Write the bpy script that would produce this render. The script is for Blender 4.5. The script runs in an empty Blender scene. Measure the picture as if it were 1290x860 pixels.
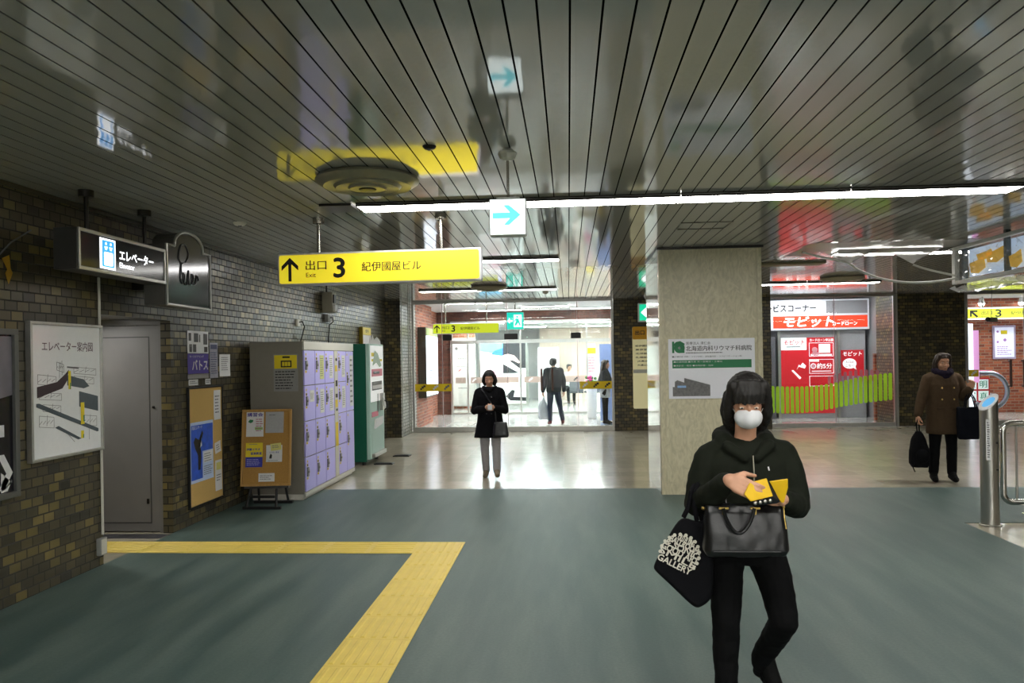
import bpy, bmesh, math, random
from mathutils import Vector, Matrix, noise
random.seed(7)
S = bpy.context.scene
COL = S.collection
PI = math.pi
V = Vector

# ------------------------------------------------------------------ materials
def lin(h):
    h = h.lstrip('#')
    c = [int(h[i:i+2], 16)/255 for i in (0, 2, 4)]
    return [x/12.92 if x <= .04045 else ((x+.055)/1.055)**2.4 for x in c] + [1]

MATS = {}
TS = bpy.data.scenes.new('bench')                    # a bench scene where text and skins are evaluated one at a time
def evaluated_mesh(o):
    TS.collection.objects.link(o)
    with bpy.context.temp_override(scene=TS, view_layer=TS.view_layers[0]):
        dg = bpy.context.evaluated_depsgraph_get(); dg.update()
        return bpy.data.meshes.new_from_object(o.evaluated_get(dg))
def mat(name, hexc, rough=.5, metal=0, emit=0, var=.06, scale=30, bump=0, spec=.5, coat=0, stretch=None):
    if name in MATS: return MATS[name]
    m = bpy.data.materials.new(name); m.use_nodes = True
    nt = m.node_tree; p = nt.nodes['Principled BSDF']
    c = lin(hexc)
    p.inputs['Base Color'].default_value = c
    p.inputs['Roughness'].default_value = rough
    p.inputs['Metallic'].default_value = metal
    p.inputs['Specular IOR Level'].default_value = .12 if rough >= .75 and spec == .5 else spec
    p.inputs['Coat Weight'].default_value = coat
    p.inputs['Coat Roughness'].default_value = .08
    if emit:
        p.inputs['Emission Color'].default_value = c
        p.inputs['Emission Strength'].default_value = emit
    else:
        tc = nt.nodes.new('ShaderNodeTexCoord'); nz = nt.nodes.new('ShaderNodeTexNoise')
        mp = nt.nodes.new('ShaderNodeMapping')
        if stretch: mp.inputs['Scale'].default_value = stretch
        nz.inputs['Scale'].default_value = scale; nz.inputs['Detail'].default_value = 4
        nt.links.new(tc.outputs['Object'], mp.inputs['Vector']); nt.links.new(mp.outputs['Vector'], nz.inputs['Vector'])
        mx = nt.nodes.new('ShaderNodeMix'); mx.data_type = 'RGBA'
        mx.inputs['A'].default_value = [max(0, x*(1-var*2)) for x in c[:3]]+[1]
        mx.inputs['B'].default_value = [min(1, x*(1+var*2)) for x in c[:3]]+[1]
        nt.links.new(nz.outputs['Fac'], mx.inputs['Factor']); nt.links.new(mx.outputs['Result'], p.inputs['Base Color'])
        if bump:
            b = nt.nodes.new('ShaderNodeBump'); b.inputs['Strength'].default_value = bump; b.inputs['Distance'].default_value = .004
            nt.links.new(nz.outputs['Fac'], b.inputs['Height']); nt.links.new(b.outputs['Normal'], p.inputs['Normal'])
    MATS[name] = m
    return m

def brickmat(name, axis, ramp, mortar='2a2723', bw=.12, rh=.07, ms=.006, rough=.3, sheen=.5, offset=.5, bumps=.5, off=(0, 0)):
    """tiles laid on a plane: axis 'x' wall faces x (uses y,z), 'y' wall faces y (uses x,z), 'z' floor (uses x,y)"""
    if name in MATS: return MATS[name]
    m = bpy.data.materials.new(name); m.use_nodes = True
    nt = m.node_tree; p = nt.nodes['Principled BSDF']; L = nt.links.new
    g = nt.nodes.new('ShaderNodeNewGeometry'); sp = nt.nodes.new('ShaderNodeSeparateXYZ'); cb = nt.nodes.new('ShaderNodeCombineXYZ')
    L(g.outputs['Position'], sp.inputs[0])
    a, b = {'x': ('Y', 'Z'), 'y': ('X', 'Z'), 'z': ('X', 'Y')}[axis]
    for s, i, o in ((a, 0, off[0]), (b, 1, off[1])):
        ad = nt.nodes.new('ShaderNodeMath'); ad.operation = 'ADD'; ad.inputs[1].default_value = o+20*(bw if i == 0 else rh)
        L(sp.outputs[s], ad.inputs[0]); L(ad.outputs[0], cb.inputs[i])
    br = nt.nodes.new('ShaderNodeTexBrick')
    br.offset = offset; br.inputs['Scale'].default_value = 1
    br.inputs['Color1'].default_value = (0, 0, 0, 1); br.inputs['Color2'].default_value = (1, 1, 1, 1); br.inputs['Mortar'].default_value = (.5, .5, .5, 1)
    br.inputs['Mortar Size'].default_value = ms; br.inputs['Mortar Smooth'].default_value = .1
    br.inputs['Brick Width'].default_value = bw; br.inputs['Row Height'].default_value = rh
    L(cb.outputs[0], br.inputs['Vector'])
    cr = nt.nodes.new('ShaderNodeValToRGB'); cr.color_ramp.interpolation = 'LINEAR'
    e = cr.color_ramp.elements
    while len(e) < len(ramp): e.new(.5)
    for i, (pos, h) in enumerate(ramp): e[i].position = pos; e[i].color = lin(h)
    L(br.outputs['Color'], cr.inputs[0])
    nz = nt.nodes.new('ShaderNodeTexNoise'); nz.inputs['Scale'].default_value = 9; nz.inputs['Detail'].default_value = 6
    L(g.outputs['Position'], nz.inputs['Vector'])
    ov = nt.nodes.new('ShaderNodeMix'); ov.data_type = 'RGBA'; ov.blend_type = 'OVERLAY'; ov.inputs['Factor'].default_value = .35
    L(cr.outputs[0], ov.inputs['A']); L(nz.outputs['Color'], ov.inputs['B'])
    mx = nt.nodes.new('ShaderNodeMix'); mx.data_type = 'RGBA'; mx.inputs['B'].default_value = lin(mortar)
    gray = nt.nodes.new('ShaderNodeRGBToBW'); L(nz.outputs['Color'], gray.inputs[0])
    ov.blend_type = 'MULTIPLY'
    sc = nt.nodes.new('ShaderNodeMapRange'); sc.inputs['From Min'].default_value = .3; sc.inputs['From Max'].default_value = .7; sc.inputs['To Min'].default_value = .7; sc.inputs['To Max'].default_value = 1.2
    L(gray.outputs[0], sc.inputs['Value']); L(sc.outputs[0], ov.inputs['B'])
    L(ov.outputs['Result'], mx.inputs['A']); L(br.outputs['Fac'], mx.inputs['Factor']); L(mx.outputs['Result'], p.inputs['Base Color'])
    rr = nt.nodes.new('ShaderNodeMapRange'); rr.inputs['To Min'].default_value = rough; rr.inputs['To Max'].default_value = .85
    L(br.outputs['Fac'], rr.inputs['Value']); L(rr.outputs[0], p.inputs['Roughness'])
    p.inputs['Specular IOR Level'].default_value = sheen
    bp = nt.nodes.new('ShaderNodeBump'); bp.inputs['Strength'].default_value = bumps; bp.inputs['Distance'].default_value = .004; bp.invert = True
    ad = nt.nodes.new('ShaderNodeMath'); ad.operation = 'MULTIPLY_ADD'; ad.inputs[1].default_value = 0 if axis == 'z' else .25
    L(nz.outputs['Fac'], ad.inputs[0]); L(br.outputs['Fac'], ad.inputs[2]); L(ad.outputs[0], bp.inputs['Height']); L(bp.outputs[0], p.inputs['Normal'])
    MATS[name] = m
    return m

def glassmat(name, tint='ffffff', clear=1.0, rough=0.0, film=0, filmcol='ffffff'):
    if name in MATS: return MATS[name]
    m = bpy.data.materials.new(name); m.use_nodes = True; nt = m.node_tree; L = nt.links.new
    nt.nodes.remove(nt.nodes['Principled BSDF']); out = nt.nodes['Material Output']
    t = nt.nodes.new('ShaderNodeBsdfTransparent'); t.inputs[0].default_value = lin(tint)
    g = nt.nodes.new('ShaderNodeBsdfGlossy'); g.inputs['Roughness'].default_value = rough
    f = nt.nodes.new('ShaderNodeFresnel'); gm = nt.nodes.new('ShaderNodeNewGeometry'); im = nt.nodes.new('ShaderNodeMath'); im.operation = 'MULTIPLY_ADD'; im.inputs[1].default_value = 1/1.45-1.45; im.inputs[2].default_value = 1.45; L(gm.outputs['Backfacing'], im.inputs[0]); L(im.outputs[0], f.inputs[0])
    mx = nt.nodes.new('ShaderNodeMixShader'); L(f.outputs[0], mx.inputs[0])
    base = t
    if film:
        d = nt.nodes.new('ShaderNodeBsdfTranslucent'); d.inputs[0].default_value = lin(filmcol)
        d2 = nt.nodes.new('ShaderNodeBsdfDiffuse'); d2.inputs[0].default_value = lin(filmcol)
        m0 = nt.nodes.new('ShaderNodeMixShader'); m0.inputs[0].default_value = .5
        L(d.outputs[0], m0.inputs[1]); L(d2.outputs[0], m0.inputs[2])
        m1 = nt.nodes.new('ShaderNodeMixShader'); m1.inputs[0].default_value = film
        L(t.outputs[0], m1.inputs[1]); L(m0.outputs[0], m1.inputs[2]); base = m1
    L(base.outputs[0], mx.inputs[1]); L(g.outputs[0], mx.inputs[2]); L(mx.outputs[0], out.inputs['Surface'])
    MATS[name] = m
    return m

# ------------------------------------------------------------------ mesh helpers
class MB:
    def __init__(s): s.bm = bmesh.new(); s.mi = 0
    def m(s, i): s.mi = i; return s
    def _f(s, vs):
        try:
            f = s.bm.faces.new(vs); f.material_index = s.mi; return f
        except ValueError: return None
    def hexa(s, p):
        v = [s.bm.verts.new(q) for q in p]
        for q in ((0, 3, 2, 1), (4, 5, 6, 7), (0, 1, 5, 4), (1, 2, 6, 5), (2, 3, 7, 6), (3, 0, 4, 7)): s._f([v[i] for i in q])
        return s
    def box(s, x0, x1, y0, y1, z0, z1):
        return s.hexa([(x0, y0, z0), (x1, y0, z0), (x1, y1, z0), (x0, y1, z0), (x0, y0, z1), (x1, y0, z1), (x1, y1, z1), (x0, y1, z1)])
    def ring(s, c, ax, r, n=16, ry=None, ref=None):
        ax = V(ax).normalized(); ref = V(ref) if ref else (V((0, 0, 1)) if abs(ax.z) < .9 else V((0, 1, 0)))
        a = ax.cross(ref).normalized(); b = a.cross(ax).normalized(); ry = ry or r
        return [s.bm.verts.new(V(c)+a*math.cos(2*PI*i/n)*r+b*math.sin(2*PI*i/n)*ry) for i in range(n)]
    def loft(s, rings, cap=True):
        n = len(rings[0])
        for A, B in zip(rings, rings[1:]):
            for i in range(n): s._f([A[i], A[(i+1) % n], B[(i+1) % n], B[i]])
        if cap: s._f(rings[0][::-1]); s._f(rings[-1])
        return s
    def cyl(s, p0, p1, r0, r1=None, n=20):
        ax = V(p1)-V(p0)
        return s.loft([s.ring(p0, ax, r0, n), s.ring(p1, ax, r0 if r1 is None else r1, n)])
    def tube(s, pts, r, n=8, closed=False):
        pts = [V(p) for p in pts]; rings = []; ref = None
        for i, p in enumerate(pts):
            if closed: t = pts[(i+1) % len(pts)]-pts[i-1]
            else: t = pts[min(i+1, len(pts)-1)]-pts[max(i-1, 0)]
            t.normalize()
            if ref is None: ref = V((0, 0, 1)) if abs(t.z) < .9 else V((0, 1, 0))
            a = t.cross(ref).normalized(); ref = a.cross(t).normalized()
            rr = r[i] if isinstance(r, (list, tuple)) else r
            rings.append([s.bm.verts.new(p+a*math.cos(2*PI*k/n)*rr+ref*math.sin(2*PI*k/n)*rr) for k in range(n)])
        if closed: s.loft(rings+[rings[0]], cap=False)
        else: s.loft(rings)
        return s
    def lathe(s, c, prof, n=40):
        c = V(c); rings = []
        for r, z in prof: rings.append([s.bm.verts.new(c+V((r*math.cos(2*PI*i/n), r*math.sin(2*PI*i/n), z))) for i in range(n)])
        return s.loft(rings)
    def sph(s, c, rx, ry=None, rz=None, n=16, rot=None):
        ry = ry or rx; rz = rz or rx; c = V(c)
        k = n//2; top = s.bm.verts.new
        def P(v): v = V(v); return c+((rot @ v) if rot else v)
        rows = []
        for j in range(1, k):
            t = PI*j/k
            rows.append([top(P((rx*math.sin(t)*math.cos(2*PI*i/n), ry*math.sin(t)*math.sin(2*PI*i/n), rz*math.cos(t)))) for i in range(n)])
        a = top(P((0, 0, rz))); b = top(P((0, 0, -rz)))
        for i in range(n): s._f([a, rows[0][i], rows[0][(i+1) % n]]); s._f([b, rows[-1][(i+1) % n], rows[-1][i]])
        for A, B in zip(rows, rows[1:]):
            for i in range(n): s._f([A[i], B[i], B[(i+1) % n], A[(i+1) % n]])
        return s
    def prism(s, pts, d):
        """pts: 3d polygon, d: extrusion vector"""
        a = [s.bm.verts.new(V(p)) for p in pts]; b = [s.bm.verts.new(V(p)+V(d)) for p in pts]; n = len(a)
        s._f(a[::-1]); s._f(b)
        for i in range(n): s._f([a[i], a[(i+1) % n], b[(i+1) % n], b[i]])
        return s
    def build(s, name, mats, parent=None, smooth=False, bevel=0, local=False, seg=2, shift=None):
        bmesh.ops.recalc_face_normals(s.bm, faces=s.bm.faces[:])
        me = bpy.data.meshes.new(name)
        org = V((0, 0, 0))
        if parent is not None and not local:
            r = parent
            while r.parent: r = r.parent
            org = V(r.location)
        if org.length: bmesh.ops.translate(s.bm, verts=s.bm.verts[:], vec=-org)
        s.bm.to_mesh(me); s.bm.free()
        for mm in (mats if isinstance(mats, (list, tuple)) else [mats]): me.materials.append(mm)
        if smooth:
            for f in me.polygons: f.use_smooth = True
        return link(name, me, parent, bevel, seg, smooth)

def link(name, me, parent=None, bevel=0, seg=2, smooth=False):
    o = bpy.data.objects.new(name, me); COL.objects.link(o)
    if parent is not None: o.parent = parent
    if bevel:
        b = o.modifiers.new('Bevel', 'BEVEL'); b.width = bevel; b.segments = seg; b.limit_method = 'ANGLE'; b.angle_limit = .6
        if not smooth:
            for f in me.polygons: f.use_smooth = True
        w = o.modifiers.new('WN', 'WEIGHTED_NORMAL'); w.keep_sharp = True
    elif smooth:
        bm = bmesh.new(); bm.from_mesh(me)
        for e in bm.edges:
            if len(e.link_faces) == 2 and e.calc_face_angle(0) > .7: e.smooth = False
        bm.to_mesh(me); bm.free()
    return o

def thing(name, label, cat, loc=(0, 0, 0), rotz=0, group=None):
    o = bpy.data.objects.new(name, None); COL.objects.link(o)
    o.location = loc; o.rotation_euler = (0, 0, rotz); o.empty_display_size = .1
    return tag(o, label, cat, group)
def tag(o, label, cat, group=None):
    o['label'] = label; o['category'] = cat
    if group: o['group'] = group
    return o
def lab(o, label): o['label'] = label; return o
def struct(o): o['kind'] = 'structure'; return o
def rebase(o):
    """puts the origin of a single-mesh thing at the foot of its own geometry"""
    vs = [v.co for v in o.data.vertices]
    c = V(((min(v.x for v in vs)+max(v.x for v in vs))/2, (min(v.y for v in vs)+max(v.y for v in vs))/2, min(v.z for v in vs)))
    o.data.transform(Matrix.Translation(-c)); o.location = c
    return o

_TX = {}
def textverts(s, bold=0.0):
    k = (s, bold)
    if k not in _TX:
        c = bpy.data.curves.new('t', 'FONT'); c.body = s; c.offset = bold; c.extrude = 0; c.resolution_u = 3
        o = bpy.data.objects.new('t', c); me = evaluated_mesh(o)
        vs = [v.co.copy() for v in me.vertices]; fs = [tuple(p.vertices) for p in me.polygons]
        bpy.data.objects.remove(o); bpy.data.curves.remove(c); bpy.data.meshes.remove(me)
        x0 = min(v.x for v in vs); x1 = max(v.x for v in vs); y0 = min(v.y for v in vs); y1 = max(v.y for v in vs)
        _TX[k] = ([((v.x-x0)/(x1-x0), (v.y-y0)/(y1-y0)) for v in vs], fs, (x1-x0)/(y1-y0))
    return _TX[k]

class Face:
    """a flat face in the world: origin O, unit right U, unit up W, outward normal N"""
    def __init__(s, O, U, W=(0, 0, 1)): s.O = V(O); s.U = V(U).normalized(); s.W = V(W).normalized(); s.N = s.U.cross(s.W)
    def p(s, u, w, d=0): return s.O+s.U*u+s.W*w+s.N*d
    def rect(s, mb, u0, u1, w0, w1, d0, d1):
        return mb.hexa([s.p(u0, w0, d0), s.p(u1, w0, d0), s.p(u1, w0, d1), s.p(u0, w0, d1), s.p(u0, w1, d0), s.p(u1, w1, d0), s.p(u1, w1, d1), s.p(u0, w1, d1)])
    def poly(s, mb, pts, d0, d1): return mb.prism([s.p(u, w, d0) for u, w in pts], s.N*(d1-d0))
    def rrect(s, mb, u0, u1, w0, w1, r, d0, d1, k=5):
        pts = []
        for cx, cy, a0 in ((u1-r, w1-r, 0), (u0+r, w1-r, PI/2), (u0+r, w0+r, PI), (u1-r, w0+r, 1.5*PI)):
            for i in range(k+1): a = a0+i*PI/2/k; pts.append((cx+r*math.cos(a), cy+r*math.sin(a)))
        return s.poly(mb, pts, d0, d1)
    def disc(s, mb, u, w, r, d0, d1, n=20, r2=None):
        return s.poly(mb, [(u+r*math.cos(2*PI*i/n), w+(r2 or r)*math.sin(2*PI*i/n)) for i in range(n)], d0, d1)
    def text(s, mb, t, u0, u1, w0, w1=None, d=.001, bold=.0, slant=0):
        vs, fs, asp = textverts(t, 0)
        if w1 is None: w1 = w0+(u1-u0)/asp
        h = w1-w0; b = min(bold, .05)*.75*h; sh = [(0, 0)]
        if b > .0002: sh = [(-b, 0), (b, 0), (0, -b), (0, b)] if bold > .025 else [(-b, 0), (b, 0)]
        for k, (du, dw) in enumerate(sh):
            bv = [mb.bm.verts.new(s.p(u0+x*(u1-u0)+slant*y*h+du, w0+y*h+dw, d+.00012*k)) for x, y in vs]
            for f in fs: mb._f([bv[i] for i in f])
        return mb
    def lines(s, mb, u0, u1, w0, w1, n, d, h=.35, ragged=.3):
        """rows of small dashes standing for unreadably small print"""
        st = (w1-w0)/n
        for i in range(n):
            y = w1-(i+.5)*st; u = u0; end = u1-(u1-u0)*ragged*random.random()
            while u < end:
                w = st*random.uniform(.5, 1.6); e = min(u+w, end)
                s.rect(mb, u, e, y-st*h/2, y+st*h/2, d, d+.0004); u = e+st*.25
        return mb

# ------------------------------------------------------------------ palette
white = mat('white_paint', 'd9d9d6', .5)
paper = mat('white_paper', 'dcdcdc', .6, var=.02)
ink = mat('black_ink', '151515', .5)
greyink = mat('grey_print', '6b6b6e', .6)
steel = mat('brushed_stainless', 'b4b2ac', .28, 1, var=.04, scale=60, stretch=(1, 1, .1))
polish = mat('polished_stainless', 'c9c7c2', .1, 1, var=.02)
darkmetal = mat('dark_bronze_metal', '2c2925', .35, .7)
alum = mat('anodised_aluminium', 'b6b5b0', .35, .8)
tube_on = mat('lit_fluorescent_lens', 'fffdf8', emit=20)
shop_tube = mat('lit_shop_lens', 'fdfcff', emit=38)
lobby_tube = mat('lit_lobby_lens', 'fdfcff', emit=92)
office_tube = mat('lit_office_lens', 'fefcff', emit=210)
sign_yellow = mat('lit_yellow_acrylic', 'ecd62c', emit=.55)
sign_yellow2 = mat('lit_lime_acrylic', 'd9de2c', emit=.75)
sign_dark = mat('charcoal_sign_face', '2b2b2e', .12, 0, var=.02)
lit_white = mat('lit_white_acrylic', 'fbfcff', emit=1.6)
lit_blue = mat('lit_blue_print', '3aa0e8', emit=1.1)
lit_cyan = mat('lit_cyan_print', '66e2f0', emit=1.3)
lit_green = mat('lit_green_acrylic', '14b98c', emit=1.2)
black_plastic = mat('black_plastic', '171717', .4)
cork = mat('cork', 'c6a566', .85, var=.22, scale=160, bump=.3)
lilac = mat('lilac_enamel', 'beb6fa', .35, var=.02)
locker_grey = mat('warm_grey_enamel', '837e73', .45, var=.03)
cream = mat('cream_enamel', 'c9c6ba', .4, var=.02)
yellow_p = mat('yellow_print', 'e6cf1c', .5, var=.02)
purple_p = mat('purple_print', '4c3c96', .5, var=.03)
blue_p = mat('blue_print', '2a58c4', .45, var=.25, scale=14)
green_p = mat('green_print', '1f7a4c', .5, var=.02)
red_p = mat('red_print', 'cf2030', .45, var=.02)
orange_p = mat('orange_print', 'e8572c', .45, var=.02)
pink_p = mat('pink_print', 'e79aa6', .45)
lightblue_p = mat('light_blue_print', '8fb8e6', .45, var=.1)
teal_enamel = mat('green_enamel', '0f5a45', .4, var=.03)
mint = mat('pale_mint_enamel', 'a9c8bd', .4, var=.03)
wood = mat('pale_wood_frame', 'b58a45', .5, var=.15, scale=40, stretch=(1, 1, .1))
doorgrey = mat('grey_painted_steel_door', '6e6c69', .42, var=.05, scale=6)
tactile = mat('yellow_tactile_rubber', 'e2c75c', .5, var=.05, scale=8)
rodm = mat('chrome_rod', 'a8a49a', .25, 1)

BR = [(0, '2a2822'), (.15, '3d392b'), (.5, '4a4431'), (.78, '574e35'), (.95, '6d6138'), (1, '7a6c42')]
brick_x = brickmat('olive_glazed_brick_facing_x', 'x', BR, mortar='33312c')
brick_y = brickmat('olive_glazed_brick_facing_y', 'y', BR, mortar='25231e')
RB = [(0, '6d3426'), (.4, '90472f'), (.8, 'a85c3c'), (1, '7a3a2c')]
rbrick_x = brickmat('red_brick_facing_x', 'x', RB, mortar='a08a7c', bw=.21, rh=.075, ms=.008, rough=.6, sheen=.3)
rbrick_y = brickmat('red_brick_facing_y', 'y', RB, mortar='8f7868', bw=.21, rh=.075, ms=.008, rough=.6, sheen=.3)
tile_floor = brickmat('beige_polished_floor_tile', 'z', [(0, 'a39c8a'), (.5, 'aaa391'), (1, 'b1aa98')], mortar='7a7464', bw=.4, rh=.4, ms=.003, rough=.19, sheen=.55, offset=0, bumps=.08, off=(.1, .1))
lobby_floor = brickmat('pale_polished_lobby_tile', 'z', [(0, 'b9b6b2'), (1, 'c4c1bc')], mortar='98958f', bw=.6, rh=.6, ms=.003, rough=.12, sheen=.6, offset=0, bumps=.05)

def matfloor():
    m = bpy.data.materials.new('grey_green_rubber_sheet'); m.use_nodes = True; nt = m.node_tree; p = nt.nodes['Principled BSDF']; L = nt.links.new
    g = nt.nodes.new('ShaderNodeNewGeometry')
    def nz(scale, st, det=5):
        mp = nt.nodes.new('ShaderNodeMapping'); mp.inputs['Scale'].default_value = st; n = nt.nodes.new('ShaderNodeTexNoise'); n.inputs['Scale'].default_value = scale; n.inputs['Detail'].default_value = det
        L(g.outputs['Position'], mp.inputs['Vector']); L(mp.outputs[0], n.inputs['Vector']); return n
    a = nz(2.2, (2.5, .35, 1)); b = nz(60, (1, 1, 1), 2)
    cr = nt.nodes.new('ShaderNodeValToRGB'); cr.color_ramp.elements[0].position = .38; cr.color_ramp.elements[0].color = lin('3f5450'); cr.color_ramp.elements[1].position = .66; cr.color_ramp.elements[1].color = lin('586862')
    L(a.outputs['Fac'], cr.inputs[0])
    mx = nt.nodes.new('ShaderNodeMix'); mx.data_type = 'RGBA'; mx.blend_type = 'OVERLAY'; mx.inputs['Factor'].default_value = .25
    L(cr.outputs[0], mx.inputs['A']); L(b.outputs['Fac'], mx.inputs['B']); L(mx.outputs['Result'], p.inputs['Base Color'])
    mr = nt.nodes.new('ShaderNodeMapRange'); mr.inputs['To Min'].default_value = .42; mr.inputs['To Max'].default_value = .62
    L(a.outputs['Fac'], mr.inputs['Value']); L(mr.outputs[0], p.inputs['Roughness'])
    bp = nt.nodes.new('ShaderNodeBump'); bp.inputs['Strength'].default_value = .15; bp.inputs['Distance'].default_value = .002; L(b.outputs['Fac'], bp.inputs['Height']); L(bp.outputs[0], p.inputs['Normal'])
    return m
rubber = matfloor()

def marblemat():
    m = bpy.data.materials.new('beige_marble'); m.use_nodes = True; nt = m.node_tree; p = nt.nodes['Principled BSDF']; L = nt.links.new
    g = nt.nodes.new('ShaderNodeNewGeometry'); n = nt.nodes.new('ShaderNodeTexNoise'); n.inputs['Scale'].default_value = 7; n.inputs['Detail'].default_value = 8; n.inputs['Distortion'].default_value = 2.5
    mp = nt.nodes.new('ShaderNodeMapping'); mp.inputs['Rotation'].default_value = (0, .5, 0); mp.inputs['Scale'].default_value = (1.8, 1, .8)
    L(g.outputs['Position'], mp.inputs[0]); L(mp.outputs[0], n.inputs['Vector'])
    cr = nt.nodes.new('ShaderNodeValToRGB'); e = cr.color_ramp.elements; e.new(.5)
    for i, (q, h) in enumerate(((.35, 'bdb596'), (.52, 'ccc3a2'), (.7, 'd6ceb0'))): e[i].position = q; e[i].color = lin(h)
    L(n.outputs['Fac'], cr.inputs[0]); L(cr.outputs[0], p.inputs['Base Color']); p.inputs['Roughness'].default_value = .3
    return m
marble = marblemat()

def ceilmat():
    m = bpy.data.materials.new('glossy_taupe_metal_slat'); m.use_nodes = True; nt = m.node_tree; p = nt.nodes['Principled BSDF']; L = nt.links.new
    p.inputs['Base Color'].default_value = lin('b0aeaa'); p.inputs['Roughness'].default_value = .07; p.inputs['Specular IOR Level'].default_value = .5; p.inputs['IOR'].default_value = 1.8
    g = nt.nodes.new('ShaderNodeNewGeometry'); n = nt.nodes.new('ShaderNodeTexNoise'); n.inputs['Scale'].default_value = 3; n.inputs['Detail'].default_value = 1
    mp = nt.nodes.new('ShaderNodeMapping'); mp.inputs['Scale'].default_value = (3, .7, 1)
    L(g.outputs['Position'], mp.inputs[0]); L(mp.outputs[0], n.inputs['Vector'])
    b = nt.nodes.new('ShaderNodeBump'); b.inputs['Strength'].default_value = .25; b.inputs['Distance'].default_value = .006; L(n.outputs['Fac'], b.inputs['Height']); L(b.outputs[0], p.inputs['Normal'])
    return m
slat = ceilmat()
voidm = mat('black_ceiling_void', '0b0b0a', .9)
glass = glassmat('clear_glass', 'f4faf8')
filmg = glassmat('clear_polythene', 'eeeeee', film=.12, rough=.08)

CZ = 2.92      # ceiling height
def batten(x0, x1, y, z, g, lb, m=None, w=.22, th=.02, base=True):
    t = thing('ceiling_light', lb, 'light', ((x0+x1)/2, y, z), 0, g)
    mb = MB(); mb.box(x0-.004, x1+.004, y-w/2-.03, y+w/2+.03, z-.012, z-.001); mb.build('housing', [darkmetal if m is tube_on else white], t)
    mb = MB(); mb.box(x0, x1, y-w/2, y+w/2, z-.0125-th, z-.0125); mb.build('lens', [m or tube_on], t)
    for s_ in (-1, 1):
        a = y+s_*(w/2+.008); mb = MB(); mb.box(x0-.004, x1+.004, a-.007, a+.007, z-.0145-th, z-.0125); mb.build('side_rail', [darkmetal if m is tube_on else white], t)
    return t
# ------------------------------------------------------------------ floor, ceiling, walls
mb = MB(); mb.box(-5.4, 14, -7, 22.4, -.2, -.004)
struct(mb.build('floor', [tile_floor]))
mb = MB(); mb.box(-3.85, 14, 7.7, 9.7, -.003, 0); mb.box(-3.85, 3.75, -7, 7.7, -.003, 0)
struct(mb.build('floor_rubber_sheet', [rubber]))
mb = MB(); mb.box(-5.4, -3.85, 6.05, 7.3, -.003, -.001)
mb.m(1).box(-4.6, -3.86, 7.02, 7.2, -.001, .0)
struct(mb.build('floor_passage', [tile_floor, mat('dark_stone_tile', '3f3f45', .3)]))
mb = MB(); mb.box(-7.5, 14, 17.55, 32, -.003, 0)
struct(mb.build('floor_lobby', [lobby_floor]))

mb = MB()                                   # slatted ceiling: strips with dark gaps
x = -3.93
segs = [(-7, 2.3), (2.304, 6.3), (6.304, 10.3), (10.304, 12.3), (12.304, 14.3), (14.304, 17.6)]
while x < 13.9:
    for a, b in segs:
        mb.hexa([(x+.0, a, CZ), (x+.111, a, CZ), (x+.111, b, CZ), (x+.0, b, CZ), (x+.006, a, CZ+.012), (x+.105, a, CZ+.012), (x+.105, b, CZ+.012), (x+.006, b, CZ+.012)])
    x += .12
mb.m(1).box(-3.95, 14, -7, 17.7, CZ+.03, CZ+.1)
struct(mb.build('ceiling', [slat, voidm]))
mb = MB(); mb.box(-5.4, -3.97, 6.0, 7.4, 2.08, 2.14)
struct(mb.build('ceiling_passage', [locker_grey]))

# left wall (thick wall, faces +x) with passage opening Y 6.12-7.3
mb = MB(); mb.box(-4.1, -3.85, -7, 6.12, -.05, CZ+.03); mb.box(-4.1, -3.85, 6.12, 7.3, 2.06, CZ+.03)
mb.box(-4.1, -3.85, 7.3, 14.95, -.05, CZ+.03); mb.box(-4.1, -3.85, 14.95, 15.95, 2.06, CZ+.03); mb.box(-4.1, -3.85, 15.95, 16.1, -.05, CZ+.03)
struct(mb.build('wall_left', [brick_x]))
mb = MB(); mb.box(-3.95, -3.85, 7.25, 7.299, -.05, 2.059); mb.box(-5.3, -3.95, 7.38, 7.5, -.05, 2.08)
struct(mb.build('wall_passage_jamb', [brick_y]))
mb = MB(); mb.box(-5.4, -5.3, 6, 7.4, -.05, 2.2); mb.box(-5.4, -4.1, 6.0, 6.05, -.05, 2.08)
struct(mb.build('wall_passage_end', [brick_x]))
mb = MB(); mb.box(-3.845, -3.83, -7, 16.1, CZ-.035, CZ-.003)
struct(mb.build('trim_1', [mat('ceiling_edge_trim', '4a473c', .4, .5)]))
# pier beside the glass front
mb = MB(); mb.box(-4.1, -3.53, 16.1, 16.13, -.05, CZ+.03)
struct(mb.build('wall_left_pier', [brick_y]))
mb = MB(); mb.box(-4.1, -3.53, 16.131, 17.75, -.05, 3.05)
struct(mb.build('wall_left_return', [brickmat('pale_glazed_brick_facing_x', 'x', [(0, '6f6c64'), (.5, '8a867c'), (1, '9c978a')], mortar='4a4842')]))
mb = MB()
for y in (16.2, 16.9, 17.1): mb.box(-3.53, -3.515, y, y+.02, 0, CZ)
struct(mb.build('trim_2', [alum]))

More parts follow.
